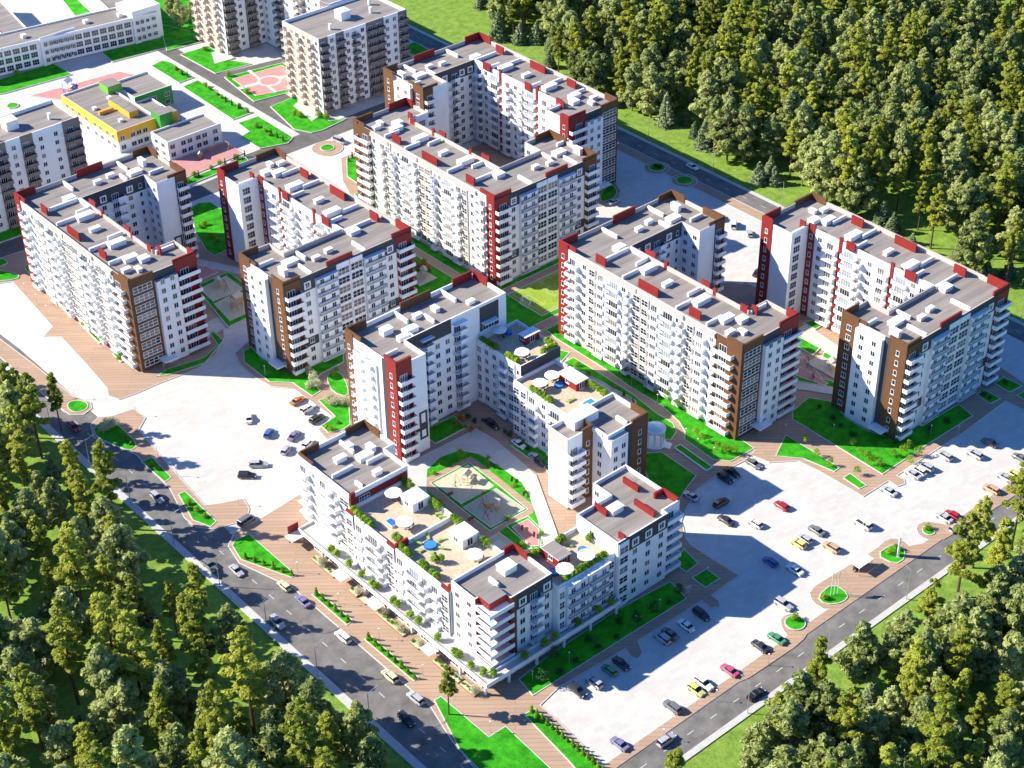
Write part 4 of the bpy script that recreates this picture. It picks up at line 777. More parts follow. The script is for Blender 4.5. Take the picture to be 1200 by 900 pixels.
BROADS = [broad(h, w_, lo) for h, w_, lo in ((17, 4.7, .12), (19.5, 5.0, .18), (21, 4.8, .22), (22, 5.3, .16), (18, 5.5, .12), (22, 4.4, .24))]
SPRUCES = [spruce(h, w_) for h, w_ in ((7.5, 3.2), (9, 3.6), (10.5, 3.9), (6.5, 3.1))]
TK = {'pine_tree': PINES, 'broadleaf_tree': BROADS, 'spruce_tree': SPRUCES}
def tree(kind, x, y, s, label, group, meshes=None):
    tm, cm = meshes or random.choice(TK[kind]); rz = random.uniform(0, 6.28)
    e = thing(kind, label, 'tree', (x, y, -.12), rz, group)
    a = link('trunk', tm, e); c = link('crown', cm, e); a.scale = c.scale = (s*random.uniform(.92, 1.08), s*random.uniform(.92, 1.08), s)
    return e
PLACED = []
def ok(x, y, d):
    for a, b in PLACED:
        if (a-x)**2+(b-y)**2 < d*d: return False
    PLACED.append((x, y)); return True
LAB = {('pine_tree', 'F'): 'tall slim pine with bare trunk in the forest beyond the far road', ('broadleaf_tree', 'F'): 'grey-green leafy tree in the forest beyond the far road', ('spruce_tree', 'F'): 'low dark spruce among the forest beyond the far road',
       ('pine_tree', 'L'): 'tall yellow-green pine in the wood across the road from the promenade', ('broadleaf_tree', 'L'): 'leafy grey-green tree in the wood across the road from the promenade', ('spruce_tree', 'L'): 'low dark spruce in the wood across the road from the promenade',
       ('pine_tree', 'R'): 'slim pine in the wood across the road from the bus shelter', ('broadleaf_tree', 'R'): 'leafy tree in the wood across the road from the bus shelter', ('spruce_tree', 'R'): 'low dark spruce in the wood across the road from the bus shelter'}
GL = {'F': 'forest beyond the far road', 'L': 'wood across the road from the promenade', 'R': 'wood across the road from the bus shelter'}
CNT = {}
def plant(kind, zone, x, y, s):
    CNT[(kind, zone)] = CNT.get((kind, zone), 0)+1
    if CNT[(kind, zone)] > 295: return
    tree(kind, x, y, s, LAB[(kind, zone)], {'pine_tree': 'pines', 'broadleaf_tree': 'leafy trees', 'spruce_tree': 'spruces'}[kind]+' of the '+GL[zone])
# forest beyond the far road
cand = [(random.uniform(378, 610), random.uniform(170, 540)) for _ in range(9000)]
cand.sort(key=lambda p: p[0]+random.uniform(0, 40))
for x, y in cand:
    u, v = PJ((x, y, 0)); u2, v2 = PJ((x, y, 18))
    if v < -30 or u < 470 or u2 > 1260 or v2 > 960: continue
    edge = 384.5+3*math.sin(y*.09)+2*math.sin(y*.23)
    if y > 415: edge += (y-415)*.42*(.75+.25*math.sin(y*.2))
    if x < edge: continue
    front = x < edge+7
    dens = 6.3 if x < 470 else 7.0
    if not ok(x, y, dens*.72 if front else dens): continue
    r = random.random()
    if front: k = 'spruce_tree' if r < .55 else ('broadleaf_tree' if r < .85 else 'pine_tree')
    else: k = 'broadleaf_tree' if r < .52 else ('pine_tree' if r < .93 else 'spruce_tree')
    plant(k, 'F', x, y, random.uniform(.72, 1.18))
# wood at the left road
for _ in range(2600):
    x, y = random.uniform(55, 139.5), random.uniform(165, 400)
    u, v = PJ((x, y, 0)); u2, v2 = PJ((x, y, 19))
    if u2 < -45 or v2 > 930 or (u > 520): continue
    edge = 131+min(6, max(0, (y-285)*.12))+3.0*math.sin(y*.13)+2*math.sin(y*.31+1)
    if 225 < y < 262: edge -= 4
    if x > edge: continue
    if not ok(x, y, 5.8): continue
    r = random.random(); k = 'broadleaf_tree' if r < .5 else ('pine_tree' if r < .88 else 'spruce_tree')
    plant(k, 'L', x, y, random.uniform(.7, 1.15))
for px, py, k, s in ((72, 505, 'pine_tree', .8), (30, 505, 'pine_tree', .85)): plant(k, 'L', *G(px, py)[:2], s)
# wood at the right road: a few edge trees where the photograph shows them, the rest inside
for px, py, k, s in ((1117, 725, 'pine_tree', 1.15), (955, 822, 'pine_tree', .9), (905, 880, 'pine_tree', .72), (1001, 806, 'broadleaf_tree', .98), (1083, 755, 'pine_tree', .78), (1140, 665, 'pine_tree', .8), (1015, 838, 'spruce_tree', .9), (1098, 790, 'spruce_tree', 1.0), (1125, 760, 'spruce_tree', .9), (1165, 690, 'pine_tree', 1.0), (1185, 640, 'pine_tree', .9), (1050, 800, 'broadleaf_tree', .95), (1062, 835, 'pine_tree', 1.0), (960, 880, 'broadleaf_tree', .9), (1160, 735, 'broadleaf_tree', 1.05), (1130, 800, 'broadleaf_tree', 1.1), (1190, 720, 'broadleaf_tree', 1.0)):
    p = G(px, py); PLACED.append((p.x, p.y)); plant(k, 'R', p.x, p.y, s)
for _ in range(1800):
    x, y = random.uniform(160, 345), random.uniform(60, 152)
    u, v = PJ((x, y, 0)); u2, v2 = PJ((x, y, 19))
    if v2 > 930 or u2 > 1245 or u < 780: continue
    edge = 156 if x < 214 else (147 if x < 272 else 157)
    if y > edge+2*math.sin(x*.3) or not ok(x, y, 5.0): continue
    r = random.random(); k = 'broadleaf_tree' if r < .55 else ('pine_tree' if r < .87 else 'spruce_tree')
    plant(k, 'R', x, y, random.uniform(.68, 1.1))

# ------------------------------------------------------------------ shrubs and garden trees
SHR = [bush(r, 'shrub_leaf') for r in (.7, .85, 1.0)]; DSH = [bush(r, 'dark_shrub_leaf') for r in (.7, 1.0)]
COLB = column_bush(1.5, .42, 'shrub_leaf', 300); THU = column_bush(2.6, .5)
BLO = [bush(1.9, 'blossom_leaf', 900, .2, 1.1) for _ in range(2)]; AUT = [bush(1.3, 'autumn_leaf', 700, .18, 1.2) for _ in range(2)]
YT = [broad(3.6, 1.3, .34, 'shrub_leaf', 500, .16), broad(4.4, 1.5, .36, 'dark_shrub_leaf', 550, .17)]
def shrub(x, y, z, me, label, group, s=1., name='shrub', cat='shrub'):
    o = link(name, me, None, (x, y, z), random.uniform(0, 6.28)); o.scale = (s,)*3; return tag(o, label, cat, group)
def px_shrubs(pts, meshes, label, group, s=1., z=.2, name='shrub', cat='shrub'):
    for u, v in pts:
        p = G(u, v); shrub(p.x, p.y, z, random.choice(meshes), label, group, s*random.uniform(.85, 1.15), name, cat)
def row(a, b, n): return [(a[0]+(b[0]-a[0])*i/(n-1), a[1]+(b[1]-a[1])*i/(n-1)) for i in range(n)]
px_shrubs(row((288, 655), (342, 675), 6), [COLB], 'clipped columnar shrub along the edge of the triangular promenade lawn', 'clipped shrubs of the triangular lawn', 1.3, name='columnar_shrub')
px_shrubs(row((371, 698), (408, 729), 6), [COLB], 'clipped columnar shrub on the narrow lawn strip by the road cars', 'clipped shrubs of the first lawn strip', 1.3, name='columnar_shrub')
px_shrubs(row((432, 750), (486, 796), 8), [COLB], 'clipped columnar shrub on the lawn strip towards the shop corner', 'clipped shrubs of the second lawn strip', 1.3, name='columnar_shrub')
px_shrubs(row((623, 835), (707, 905), 15), [COLB], 'clipped columnar shrub in the long row beside the car park corner', 'clipped shrubs of the long row', 1.2, name='columnar_shrub')
px_shrubs([(178, 546), (184, 551), (222, 592), (231, 600), (240, 607), (153, 521), (147, 515)], SHR, 'round yellow-green shrub on the lawns between car park and road', 'shrubs between car park and road', 1.0)
px_shrubs([(129, 503), (134, 500), (124, 507)], BLO, 'pale blossoming bush on the rounded island lawn by the road', 'pale bushes of the island lawn', .9, name='blossom_bush')
px_shrubs([(362, 440), (368, 446), (364, 455), (372, 452), (386, 473), (392, 475), (399, 474), (405, 474)], BLO, 'pale blossoming bush by the brown-cornered tall block entrance', 'pale bushes by the tall block', .72, name='blossom_bush')
px_shrubs([(383, 502), (388, 505), (396, 497), (395, 435), (390, 440)], SHR, 'round shrub on the lawns at the foot of the tall block', 'shrubs at the tall block')
px_shrubs([(477, 312), (482, 320), (487, 311), (492, 318), (497, 312), (503, 318), (478, 328), (486, 332), (484, 304)], AUT, 'orange autumn bush at the sandy play pad', 'orange bushes of the play pad', .9, name='autumn_bush')
px_shrubs([(660, 392), (672, 400), (690, 410), (700, 415), (712, 424), (735, 440), (768, 464), (782, 470), (793, 480), (815, 512), (822, 519), (840, 530), (850, 532), (860, 533)], YT and [YT[0][1]], 'small round garden tree on the lawn along the park path', 'garden trees of the park path', .8, name='garden_shrub')
px_shrubs([(668, 434), (676, 430), (690, 440), (720, 455)], SHR, 'round shrub between park path and terraces', 'shrubs below the terraces', 1.1)
px_shrubs(row((731, 465), (762, 500), 4), [THU], 'slim dark cypress beside the park path bend', 'cypresses of the park path', .9, name='cypress')
px_shrubs([(943, 520), (957, 536), (972, 547), (1004, 557), (999, 523), (1008, 534), (1016, 538), (1020, 545), (1030, 548), (1046, 536), (1058, 533), (1064, 526), (1066, 545), (1075, 535)], [YT[0][1]], 'small young tree on the lawns before the brown-cornered right block', 'young trees of the right lawns', .8, name='garden_shrub')
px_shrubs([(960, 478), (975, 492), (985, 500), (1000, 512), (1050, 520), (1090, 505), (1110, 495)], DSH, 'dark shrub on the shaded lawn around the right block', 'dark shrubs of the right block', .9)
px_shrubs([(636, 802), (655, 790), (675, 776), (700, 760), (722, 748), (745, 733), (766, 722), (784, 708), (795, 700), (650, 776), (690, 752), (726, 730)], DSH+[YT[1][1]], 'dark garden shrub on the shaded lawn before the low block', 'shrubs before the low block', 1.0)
px_shrubs([(1087, 621), (931, 727), (966, 703), (1042, 650), (1050, 645)], SHR, 'yellow-green shrub on a rounded car park island', 'shrubs of the car park islands', 1.25)
px_shrubs([(1178, 450), (1153, 464), (1160, 468)], DSH, 'dark shrub on the square lawns beside the right block', 'shrubs of the square lawns', .8)
px_shrubs([(235, 268), (240, 265), (249, 280), (255, 284), (247, 277)], SHR, 'bush on the court lawn beside the red edged gable', 'bushes of the court lawn', 1.2)
px_shrubs([(241, 102), (246, 106), (255, 112), (260, 116), (281, 127), (290, 132), (300, 150), (316, 160), (311, 155), (212, 88), (206, 82)], SHR, 'small bush on the lawns along the nursery street', 'bushes along the nursery street', 1.0)
px_shrubs([(265, 120), (272, 124), (280, 128), (318, 158), (325, 162), (332, 166), (208, 84), (214, 88), (220, 91)], [THU], 'slim conifer in the nursery street lawns', 'slim conifers of the nursery street', .9, name='cypress')
px_shrubs([(268, 90), (290, 110), (345, 135), (352, 138), (375, 138), (383, 140)], SHR, 'round bush at the corners of the tower lawns', 'bushes of the tower lawns', 1.5)
px_shrubs([(228, 208), (248, 199), (258, 193), (278, 187), (219, 214)], SHR, 'round bush beside the pink nursery play yard', 'bushes of the pink yard', 1.3); px_shrubs([(233, 207), (264, 193), (275, 188), (287, 184), (219, 216)], [THU], 'slim conifer beside the pink nursery play yard', 'conifers of the pink yard', .9, name='cypress')
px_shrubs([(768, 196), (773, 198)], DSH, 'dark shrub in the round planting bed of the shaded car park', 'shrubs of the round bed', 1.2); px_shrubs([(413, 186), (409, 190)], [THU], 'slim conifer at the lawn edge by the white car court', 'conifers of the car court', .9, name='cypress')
px_shrubs([(70, 350), (76, 358), (80, 363), (98, 382), (105, 389), (112, 395), (140, 422)], SHR, 'low shrub in the narrow beds below the left balconied front', 'shrubs of the narrow beds', .9)
for p in ([(57, 345), (62, 343), (84, 364), (80, 368)], [(94, 380), (99, 378), (121, 400), (117, 403)], [(133, 416), (138, 414), (148, 423), (142, 425)]): lawn(p, .14)
for u, v in ((526, 838),): tree('young_pine', *G(u, v)[:2], .62, 'single slim young pine on the promenade corner lawn', None, PINES[1])
for u, v, s in ((212, 35, .9), (228, 28, .8), (205, 25, .85)): tree('garden_tree', *G(u, v)[:2], s*.75, 'olive garden tree on the lawn between school and peach tower', 'garden trees by the school', BROADS[1])
for u, v in ((206, 44), (226, 38), (20, 88), (240, 60)): shrub(*G(u, v)[:2], .2, SHR[1], 'round bush on the lawns in front of the school', 'bushes before the school', 1.4)
# court garden
px_shrubs(Zc([(210, 255), (340, 215), (520, 215), (575, 270), (160, 320), (690, 400), (760, 440), (870, 720), (650, 620), (740, 790), (200, 500)]), SHR+[YT[0][1]], 'yellow-green bush in the play court of the low block', 'bushes of the play court', .85)
px_shrubs([(540, 494), (548, 490), (556, 496), (545, 502), (535, 500), (562, 503), (553, 507), (566, 494)], AUT[:1]+DSH+SHR, 'mixed low bush in the shaded bed under the stepped block', 'bushes of the shaded bed', .8)
px_shrubs([(598, 512), (606, 518), (618, 528), (592, 508), (645, 552)], DSH, 'dark bush along the court wall of the stepped block', 'bushes of the court wall', .9)
# ------------------------------------------------------------------ roof terraces
def parasol(x, y, z, label, group, r=2.0):
    e = thing('parasol', label, 'parasol', (x, y, z), random.uniform(0, 1), group); b = MB(); n = 10
    for i in range(n):
        a, c = 6.2832*i/n, 6.2832*(i+1)/n
        b.face([(0, 0, 2.75), (r*math.cos(a), r*math.sin(a), 2.25), (r*math.cos(c), r*math.sin(c), 2.25)], 'umbrella')
        b.face([(r*math.cos(a), r*math.sin(a), 2.25), (r*math.cos(a), r*math.sin(a), 2.05), (r*math.cos(c), r*math.sin(c), 2.05), (r*math.cos(c), r*math.sin(c), 2.25)], 'umbrella')
    b.build('canopy', e); b = MB(); b.cyl(0, 0, .08, 2.7, .04, .04, 'metal', 6); b.build('pole', e); b = MB(); b.cyl(0, 0, 0, .1, .35, .3, 'plinth', 8); b.build('base', e)
    t = thing('garden_table', label.replace('parasol', 'round table under a parasol'), 'table', (x+.9, y-.3, z), 0, group and group.replace('parasols', 'tables'))
    b = MB(); b.cyl(0, 0, .7, .76, .7, .7, 'brown', 12); b.build('table_top', t); b = MB(); b.cyl(0, 0, 0, .7, .06, .06, 'dark', 6); b.build('leg', t)
    for k in range(3):
        a = k*2.1; c = thing('garden_chair', label.replace('parasol', 'brown chair by a parasol'), 'chair', (x+.9+1.15*math.cos(a), y-.3+1.15*math.sin(a), z), a, group and group.replace('parasols', 'chairs'))
        b = MB(); b.box(-.28, .28, -.28, .28, .36, .44, 'brown'); b.build('seat', c); b = MB(); b.box(.22, .29, -.28, .28, .441, .95, 'brown'); b.build('backrest', c)
        for sx in (-.22, .18):
            for sy_ in (-.24, .2): b = MB(); b.box(sx, sx+.05, sy_, sy_+.05, 0, .36, 'brown'); b.build('leg', c)
def tub(x, y, z, label, r=1.25):
    e = thing('round_pool', label, 'pool', (x, y, z)); b = MB(); b.cyl(0, 0, 0, .62, r, r, 'blue_paint', 16, cap=False); b.build('pool_wall', e)
    b = MB(); b.cyl(0, 0, .4, .52, r*.97, r*.97, 'blue_water', 16); b.build('water', e)
def cabin(x0, x1, y0, y1, z, h, wallm, roofm, label):
    e = thing('terrace_pavilion', label, 'pavilion', ((x0+x1)/2, (y0+y1)/2, z)); w_, d_ = (x1-x0)/2, (y1-y0)/2
    b = MB(); b.box(-w_, w_, -d_, d_, 0, h, wallm); b.build('wall', e); b = MB(); b.box(-w_-.25, w_+.25, -d_-.25, d_+.25, h+.001, h+.16, 'white_trim', roofm); b.build('roof', e)
    o = link('door', window_mesh(1.6, 2.1, 2, 1), e, (0, -d_-.01, .05), math.pi); link('window', window_mesh(1.4, 1.3, 2, 1), e, (-w_-.01, 0, .9), math.pi/2)
def pots(pts, z, label, group, s=1.55):
    for x, y in pts:
        e = thing('potted_shrub', label, 'potted shrub', (x, y, z), random.uniform(0, 6), group)
        o = link('foliage', SHR[0], e, (0, 0, .35)); o.scale = (s*.95, s*.95, s*1.15); b = MB(); b.cyl(0, 0, 0, .5, .3, .38, 'white_trim', 8); b.build('pot', e)
def lounger(x, y, z, rz, label, group):
    e = thing('sun_lounger', label, 'lounger', (x, y, z), rz, group); b = MB(); b.box(-.35, .35, -.9, .35, .28, .4, 'cushion'); b.build('mattress', e)
    b = MB(); b.face([(-.35, .351, .3), (.35, .351, .3), (.35, .95, .72), (-.35, .95, .72)], 'cushion'); b.face([(-.35, .36, .25), (-.35, .96, .67), (.35, .96, .67), (.35, .36, .25)], 'cushion'); b.build('backrest', e)
    for a in (-.3, .26):
        for c in (-.85, .3): b = MB(); b.box(a, a+.05, c, c+.05, 0, .28, 'white_trim'); b.build('leg', e)
zt = 19.0
parasol(*G(585, 387, zt+2)[:2], zt, 'white parasol on the upper terrace beside the tall tower wall', 'parasols of the upper terrace'); parasol(*G(612, 413, zt+2)[:2], zt, 'white parasol on the upper terrace beside the tall tower wall', 'parasols of the upper terrace')
tub(*G(596, 391, zt)[:2], zt, 'small blue pool on the upper terrace beside the tall tower wall', .9); cabin(244.2, 249, 279.6, 282, zt, 2.3, 'red', 'white_trim', 'red pavilion with white roof on the upper terrace')
pots([(236.6, 287.8-i*1.3) for i in range(5)]+[(236.6, 278-i*1.2) for i in range(4)]+[(245+i*1.3, 273.2) for i in range(3)]+[(248.6, 276-i*1.3) for i in range(3)], zt, 'leafy potted shrub along the rim of the upper terrace', 'pots of the upper terrace')
b = MB(); b.box(236.2, 240, 277.4, 277.8, zt, zt+.8, 'white_trim'); b.box(241, 242.9, 278.5, 279.6, zt, zt+.5, 'white_trim'); tag(b.build('terrace_bench'), 'white bench and low wall in the middle of the upper terrace', 'bench')
zt = 16.0
parasol(*G(633, 449, zt+2)[:2], zt, 'white parasol on the middle terrace beneath the grey wall', 'parasols of the middle terrace'); parasol(*G(647, 440, zt+2)[:2], zt, 'white parasol on the middle terrace beneath the grey wall', 'parasols of the middle terrace')
tub(*G(655, 452, zt)[:2], zt, 'round blue pool on the middle terrace beneath the grey wall'); cabin(242.8, 246.6, 258.6, 265.2, zt, 2.3, 'red', 'white_trim', 'red pavilion with white roof on the middle terrace')
pots([(234.2, 265.8-i*1.2) for i in range(7)]+[(246.8, 257.5-i*1.1) for i in range(6)], zt, 'leafy potted shrub along the rim of the middle terrace', 'pots of the middle terrace')
b = MB(); b.box(-2, 2, -1.4, 1.4, 0, .5, 'white_trim'); b.build('x_').name = 'pool_surround'
e = bpy.data.objects['pool_surround']; e.location = (241.5, 252.5, zt); tag(e, 'low white pool surround on the middle terrace', 'pool'); b = MB(); b.box(-1.5, 1.5, -.9, .9, .45, .52, 'blue_water'); b.build('water', e)
for i in range(2): lounger(238.2+i*1.2, 256.5, zt, R(90), 'green sun lounger on the middle terrace near the low pool', 'loungers of the middle terrace')
zt = 15.7
L1 = 'white parasol on the long promenade terrace of the low block'; GP1 = 'parasols of the long promenade terrace'
for u, v in ((461, 578), (474, 612), (556, 650)): parasol(*G(u, v, zt+2)[:2], zt, L1, GP1, 2.1)
tub(*G(504, 640, zt)[:2], zt, 'round blue pool with loungers on the long promenade terrace', 1.5)
b = MB(); b.box(-.9, .9, -1.3, 1.3, 0, .6, 'white_trim'); e = b.build('plunge_pool'); e.location = (*G(459, 614, zt)[:2], zt); tag(e, 'rectangular blue plunge pool beside the dividing wall of the terrace', 'pool'); b = MB(); b.box(-.8, .8, -1.2, 1.2, .55, .64, 'blue_paint'); b.build('water', e)
cabin(182, 186.6, 248.5, 253, zt, 2.6, 'white', 'white_trim', 'white pavilion on the terrace nearest the red wall'); cabin(182.4, 186.8, 231, 235.6, zt, 2.6, 'white', 'white_trim', 'white pavilion on the terrace with the round pool')
pots([(171.6, 257.5-i*1.35) for i in range(6)]+[(173+i*.2, 243.5-i) for i in range(2)]+[(187.2, 258-i*1.2) for i in range(3)]+[(187.2, 247.8-i*1.1) for i in range(3)]+[(187.2, 240-i*1.1) for i in range(3)]+[(171.8, 239.5-i*1.3) for i in range(3)]+[(171.8+i*.3, 232.5-i*1.2) for i in range(2)]+[(171.8, 228.4), (171.8, 227.2), (175, 231.8), (176, 231)]+[(187.2, 229.5), (187.2, 228.2)]+[(178+i*2, 222.2) for i in range(4)], zt, 'leafy potted shrub along the rim of the promenade terrace', 'pots of the promenade terrace')
for i in range(3): lounger(185.8, 244.5-i*1.3, zt, R(60), 'green sun lounger on the promenade terrace by the dividing wall', 'loungers of the promenade terrace')
for a in range(6):
    p = G(504, 640, zt); lounger(p.x+2.9*math.cos(a*1.05), p.y+2.9*math.sin(a*1.05), zt, a*1.05-R(90), 'pale lounger set around the round pool of the promenade terrace', 'loungers around the round pool')
L2 = 'white parasol on the small terrace facing the right car park'; GP2 = 'parasols of the small terrace'
for u, v in ((662, 667), (687, 651)): parasol(*G(u, v, zt+2)[:2], zt, L2, GP2, 2.1)
tub(*G(649, 672, zt)[:2], zt, 'round blue pool against the grey wall of the small terrace', 1.1); tub(*G(683, 646, zt)[:2], zt, 'round blue pool behind the parasol of the small terrace', 1.1)
cabin(194.2, 197.6, 211.8, 217.2, zt, 2.5, 'red', 'roof', 'red pavilion with grey roof on the small terrace')
pots([(192.5+i*1.3, 207.5) for i in range(10)]+[(190.2+i*1.2, 218.2) for i in range(4)]+[(199.6, 218), (201, 218), (205.6, 214)], zt, 'leafy potted shrub along the rim of the small terrace', 'pots of the small terrace')
lounger(201.5, 216, zt, 0, 'green sun lounger on the small terrace near the red pavilion', None)
pots([(167.4, 262), (167.4, 260), (167.4, 255), (167.4, 250), (167.4, 246), (167.4, 244.5), (167.4, 238), (167.4, 236.5), (167.4, 232), (167.4, 229), (167.4, 222), (167.4, 216), (167.4, 214.6), (167.4, 210.5), (168, 207), (169.5, 205.6), (178, 205), (184, 205), (187, 205), (194, 204.9), (200, 204.9), (204, 204.9)], 3.52, 'leafy potted shrub on the shop podium of the low block', 'pots of the shop podium', 1.5)

# ------------------------------------------------------------------ rotunda in the park
p = G(767, 520); e = thing('rotunda', 'pale round colonnaded rotunda with glazed dome beside the park path', 'rotunda', (p.x, p.y, .1))
b = MB(); b.cyl(0, 0, 0, .4, 3.0, 3.0, 'white_trim', 20); b.build('base', e)
for i in range(8):
    a = i*.7854; b = MB(); b.cyl(0, 0, .4, 4.6, .26, .22, 'white_trim', 8); b.build('column', e, (2.35*math.cos(a), 2.35*math.sin(a), 0))
b = MB(); b.cyl(0, 0, 4.6, 5.2, 2.8, 2.8, 'white_trim', 20, cap=False); b.cyl(0, 0, 4.6, 5.2, 2.2, 2.2, 'white_trim', 20, cap=False)
for i in range(20):
    a, c = 6.2832*i/20, 6.2832*(i+1)/20; b.face([(r*math.cos(t), r*math.sin(t), 5.2) for r, t in ((2.8, a), (2.8, c), (2.2, c), (2.2, a))], 'white_trim')
b.build('entablature', e)
b = MB()
for i in range(5):
    f0, f1 = i/5*1.35, (i+1)/5*1.35
    b.cyl(0, 0, 5.0+1.0*math.sin(f0), 5.0+1.0*math.sin(f1), 2.5*math.cos(f0), 2.5*math.cos(f1), 'dome_glass', 20, cap=i == 4)
b.build('dome', e)
for i in range(8):
    a = i*.7854; b = MB(); b.tube((2.55*math.cos(a), 2.55*math.sin(a), 5.15), (0, 0, 6.08), .05, .05, 'white_trim', 4); b.build('rib', e)
b = MB(); b.box(2.6, 4.4, -1.2, 1.2, 0, .22, 'white_trim'); b.box(2.6, 3.8, -1.2, 1.2, .221, .38, 'white_trim'); b.build('steps', e, rz=R(-60))

# ------------------------------------------------------------------ signs, flags, shelter, lamps
p = G(1052, 652); e = thing('pylon_sign', 'tall white pylon sign on the pointed car park island', 'sign', (p.x, p.y, .1), R(40))
b = MB(); b.box(-.55, .55, -.22, .22, 0, 6.2, 'white_paint'); b.build('board', e); b = MB(); b.box(-.75, .75, -.4, .4, 0, .25, 'concrete'); b.build('base', e)
for i in range(3):
    q = G(973+i*4, 699-i); e = thing('flagpole', 'slim white flagpole with flag on the lawn island by the bus shelter', 'flagpole', (q.x, q.y, .1), R(20), 'flagpoles of the island')
    b = MB(); b.cyl(0, 0, 0, 7.2, .07, .045, 'white_paint', 6); b.build('pole', e); b = MB(); b.face([(0, 0, 6.9), (.25, .05, 6.85), (.5, -.03, 6.8), (.5, 0, 5.2), (.25, .06, 5.2), (0, 0, 5.3)], 'white_paint'); b.build('flag', e)
q = G(1010, 668); e = thing('bus_shelter', 'small open bus shelter with white flat roof on the islet promenade', 'bus shelter', (q.x, q.y, .1), 0)
b = MB(); b.box(-2.6, 2.6, -1.1, 1.1, 2.5, 2.66, 'white_paint'); b.build('roof', e)
for x in (-2.4, 2.3):
    for y in (-.9, .85): b = MB(); b.box(x, x+.1, y, y+.1, 0, 2.5, 'metal'); b.build('post', e)
b = MB(); b.box(-2.4, 2.4, .92, .97, .3, 2.3, 'glass_pale'); b.build('rear_pane', e); b = MB(); b.box(-1.6, 1.6, .4, .8, .42, .5, 'brown'); b.box(-1.4, -1.3, .5, .7, 0, .42, 'metal'); b.box(1.3, 1.4, .5, .7, 0, .42, 'metal'); b.build('bench', e)
q = G(806, 700); e = thing('notice_board', 'grey framed notice board on a post beside the shaded lawn', 'sign', (q.x, q.y, .1), R(-15)); b = MB(); b.box(-.75, .75, -.06, .06, 1.2, 3.2, 'glass_pale'); b.build('panel', e)
b = MB(); b.box(-.82, .82, -.09, -.061, 1.1, 1.2, 'metal'); b.box(-.82, .82, -.09, .09, 3.2, 3.3, 'metal'); b.build('panel_frame', e); b = MB(); b.box(-.06, .06, -.05, .05, 0, 1.2, 'metal'); b.build('post', e)
LM = MB(); LM.cyl(0, 0, 0, 9, .11, .07, 'metal', 7); LM.tube((0, 0, 8.9), (2.2, 0, 9.5), .06, .05, 'metal', 5); LPm = LM.mesh('pole')
LM = MB(); LM.box(1.9, 2.7, -.12, .12, 9.42, 9.54, 'metal'); LHm = LM.mesh('lamp_head')
def streetlamp(x, y, rz, label, group):
    e = thing('street_lamp', label, 'street lamp', (x, y, .08), rz, group); link('pole', LPm, e); link('lamp_head', LHm, e)
for y in (215, 234, 253.5, 273, 293, 313, 333, 353, 373): streetlamp(142.9, y, 0, 'tall grey street lamp on the pale strip between road and wood', 'street lamps along the promenade road')
for x in (205, 231, 258.7, 285, 311): streetlamp(x, 163.7, R(90), 'tall grey street lamp on the pale strip by the bus road', 'street lamps along the bus road')
for y in (215, 245, 275, 305, 335, 365, 395, 425, 455): streetlamp(374.8, y, R(180), 'tall grey street lamp on the forest road kerb', 'street lamps along the forest road')
LM = MB(); LM.cyl(0, 0, 0, 3.2, .06, .045, 'metal', 6); SPm = LM.mesh('post'); LM = MB(); LM.cyl(0, 0, 3.2, 3.42, .08, .22, 'lamp_white', 8); SHm = LM.mesh('lamp_head')
def parklamp(u, v, label, group):
    q = G(u, v); e = thing('park_lamp', label, 'lamp', (q.x, q.y, .12), 0, group); link('post', SPm, e); link('lamp_head', SHm, e)
for u, v in ((30, 344), (43.7, 356.7), (56, 370), (349, 671.7), (397, 709), (444.7, 750), (496, 792.5), (574.5, 859), (160, 487), (185, 535), (208, 558), (88, 467), (280, 592)): parklamp(u, v, 'slim post lamp on the striped promenade paving', 'post lamps of the promenade')
for u, v in ((740, 453), (770, 475), (808, 493), (803, 515), (817, 527), (836, 537), (920, 510), (976, 510), (1090, 511), (1122, 512)): parklamp(u, v, 'slim post lamp beside the park lawns', 'post lamps of the park')
for u, v in ((193, 436), (311, 441), (345, 442), (285, 416), (624, 800), (667, 778), (745, 735), (773, 716), (829, 678)): parklamp(u, v, 'slim post lamp on the shaded lawns by the building feet', 'post lamps of the shaded lawns')
for u, v in ((777, 868), (839, 822), (900, 780)): parklamp(u, v, 'slim post lamp on the strip between car park and bus road', 'post lamps of the car park strip')

# ------------------------------------------------------------------ playgrounds
def playset(x, y, z, label, c1='orange_paint', c2='beige', s=1., rz=0.):
    e = thing('play_structure', label, 'play structure', (x, y, z), rz); e.scale = (s,)*3
    for a in (-1.2, 1.1):
        for c in (-1, .9): b = MB(); b.box(a, a+.12, c, c+.12, 0, 3.0, c1); b.build('post', e)
    b = MB(); b.box(-1.3, 1.3, -1.1, 1.1, 1.2, 1.32, c2); b.build('platform', e)
    b = MB(); k = [(-1.5, -1.3, 3), (1.5, -1.3, 3), (1.5, 1.3, 3), (-1.5, 1.3, 3)]; r0, r1 = (-1.5, 0, 4), (1.5, 0, 4)
    b.face([k[0], k[1], r1, r0], c2); b.face([k[2], k[3], r0, r1], c2); b.face([k[1], k[2], r1], c2); b.face([k[3], k[0], r0], c2); b.build('roof', e)
    b = MB(); b.face([(1.3, -.4, 1.25), (4.2, -.4, .15), (4.2, .4, .15), (1.3, .4, 1.25)], c1); b.box(1.3, 4.2, -.48, -.4, .1, .5, c1); b.box(1.3, 4.2, .4, .48, .1, .5, c1); b.build('slide', e)
    b = MB()
    for i in range(5): b.box(-2.2+i*.18, -2.1+i*.18, -.5, .5, .2+i*.24, .28+i*.24, c1)
    b.build('ladder', e)
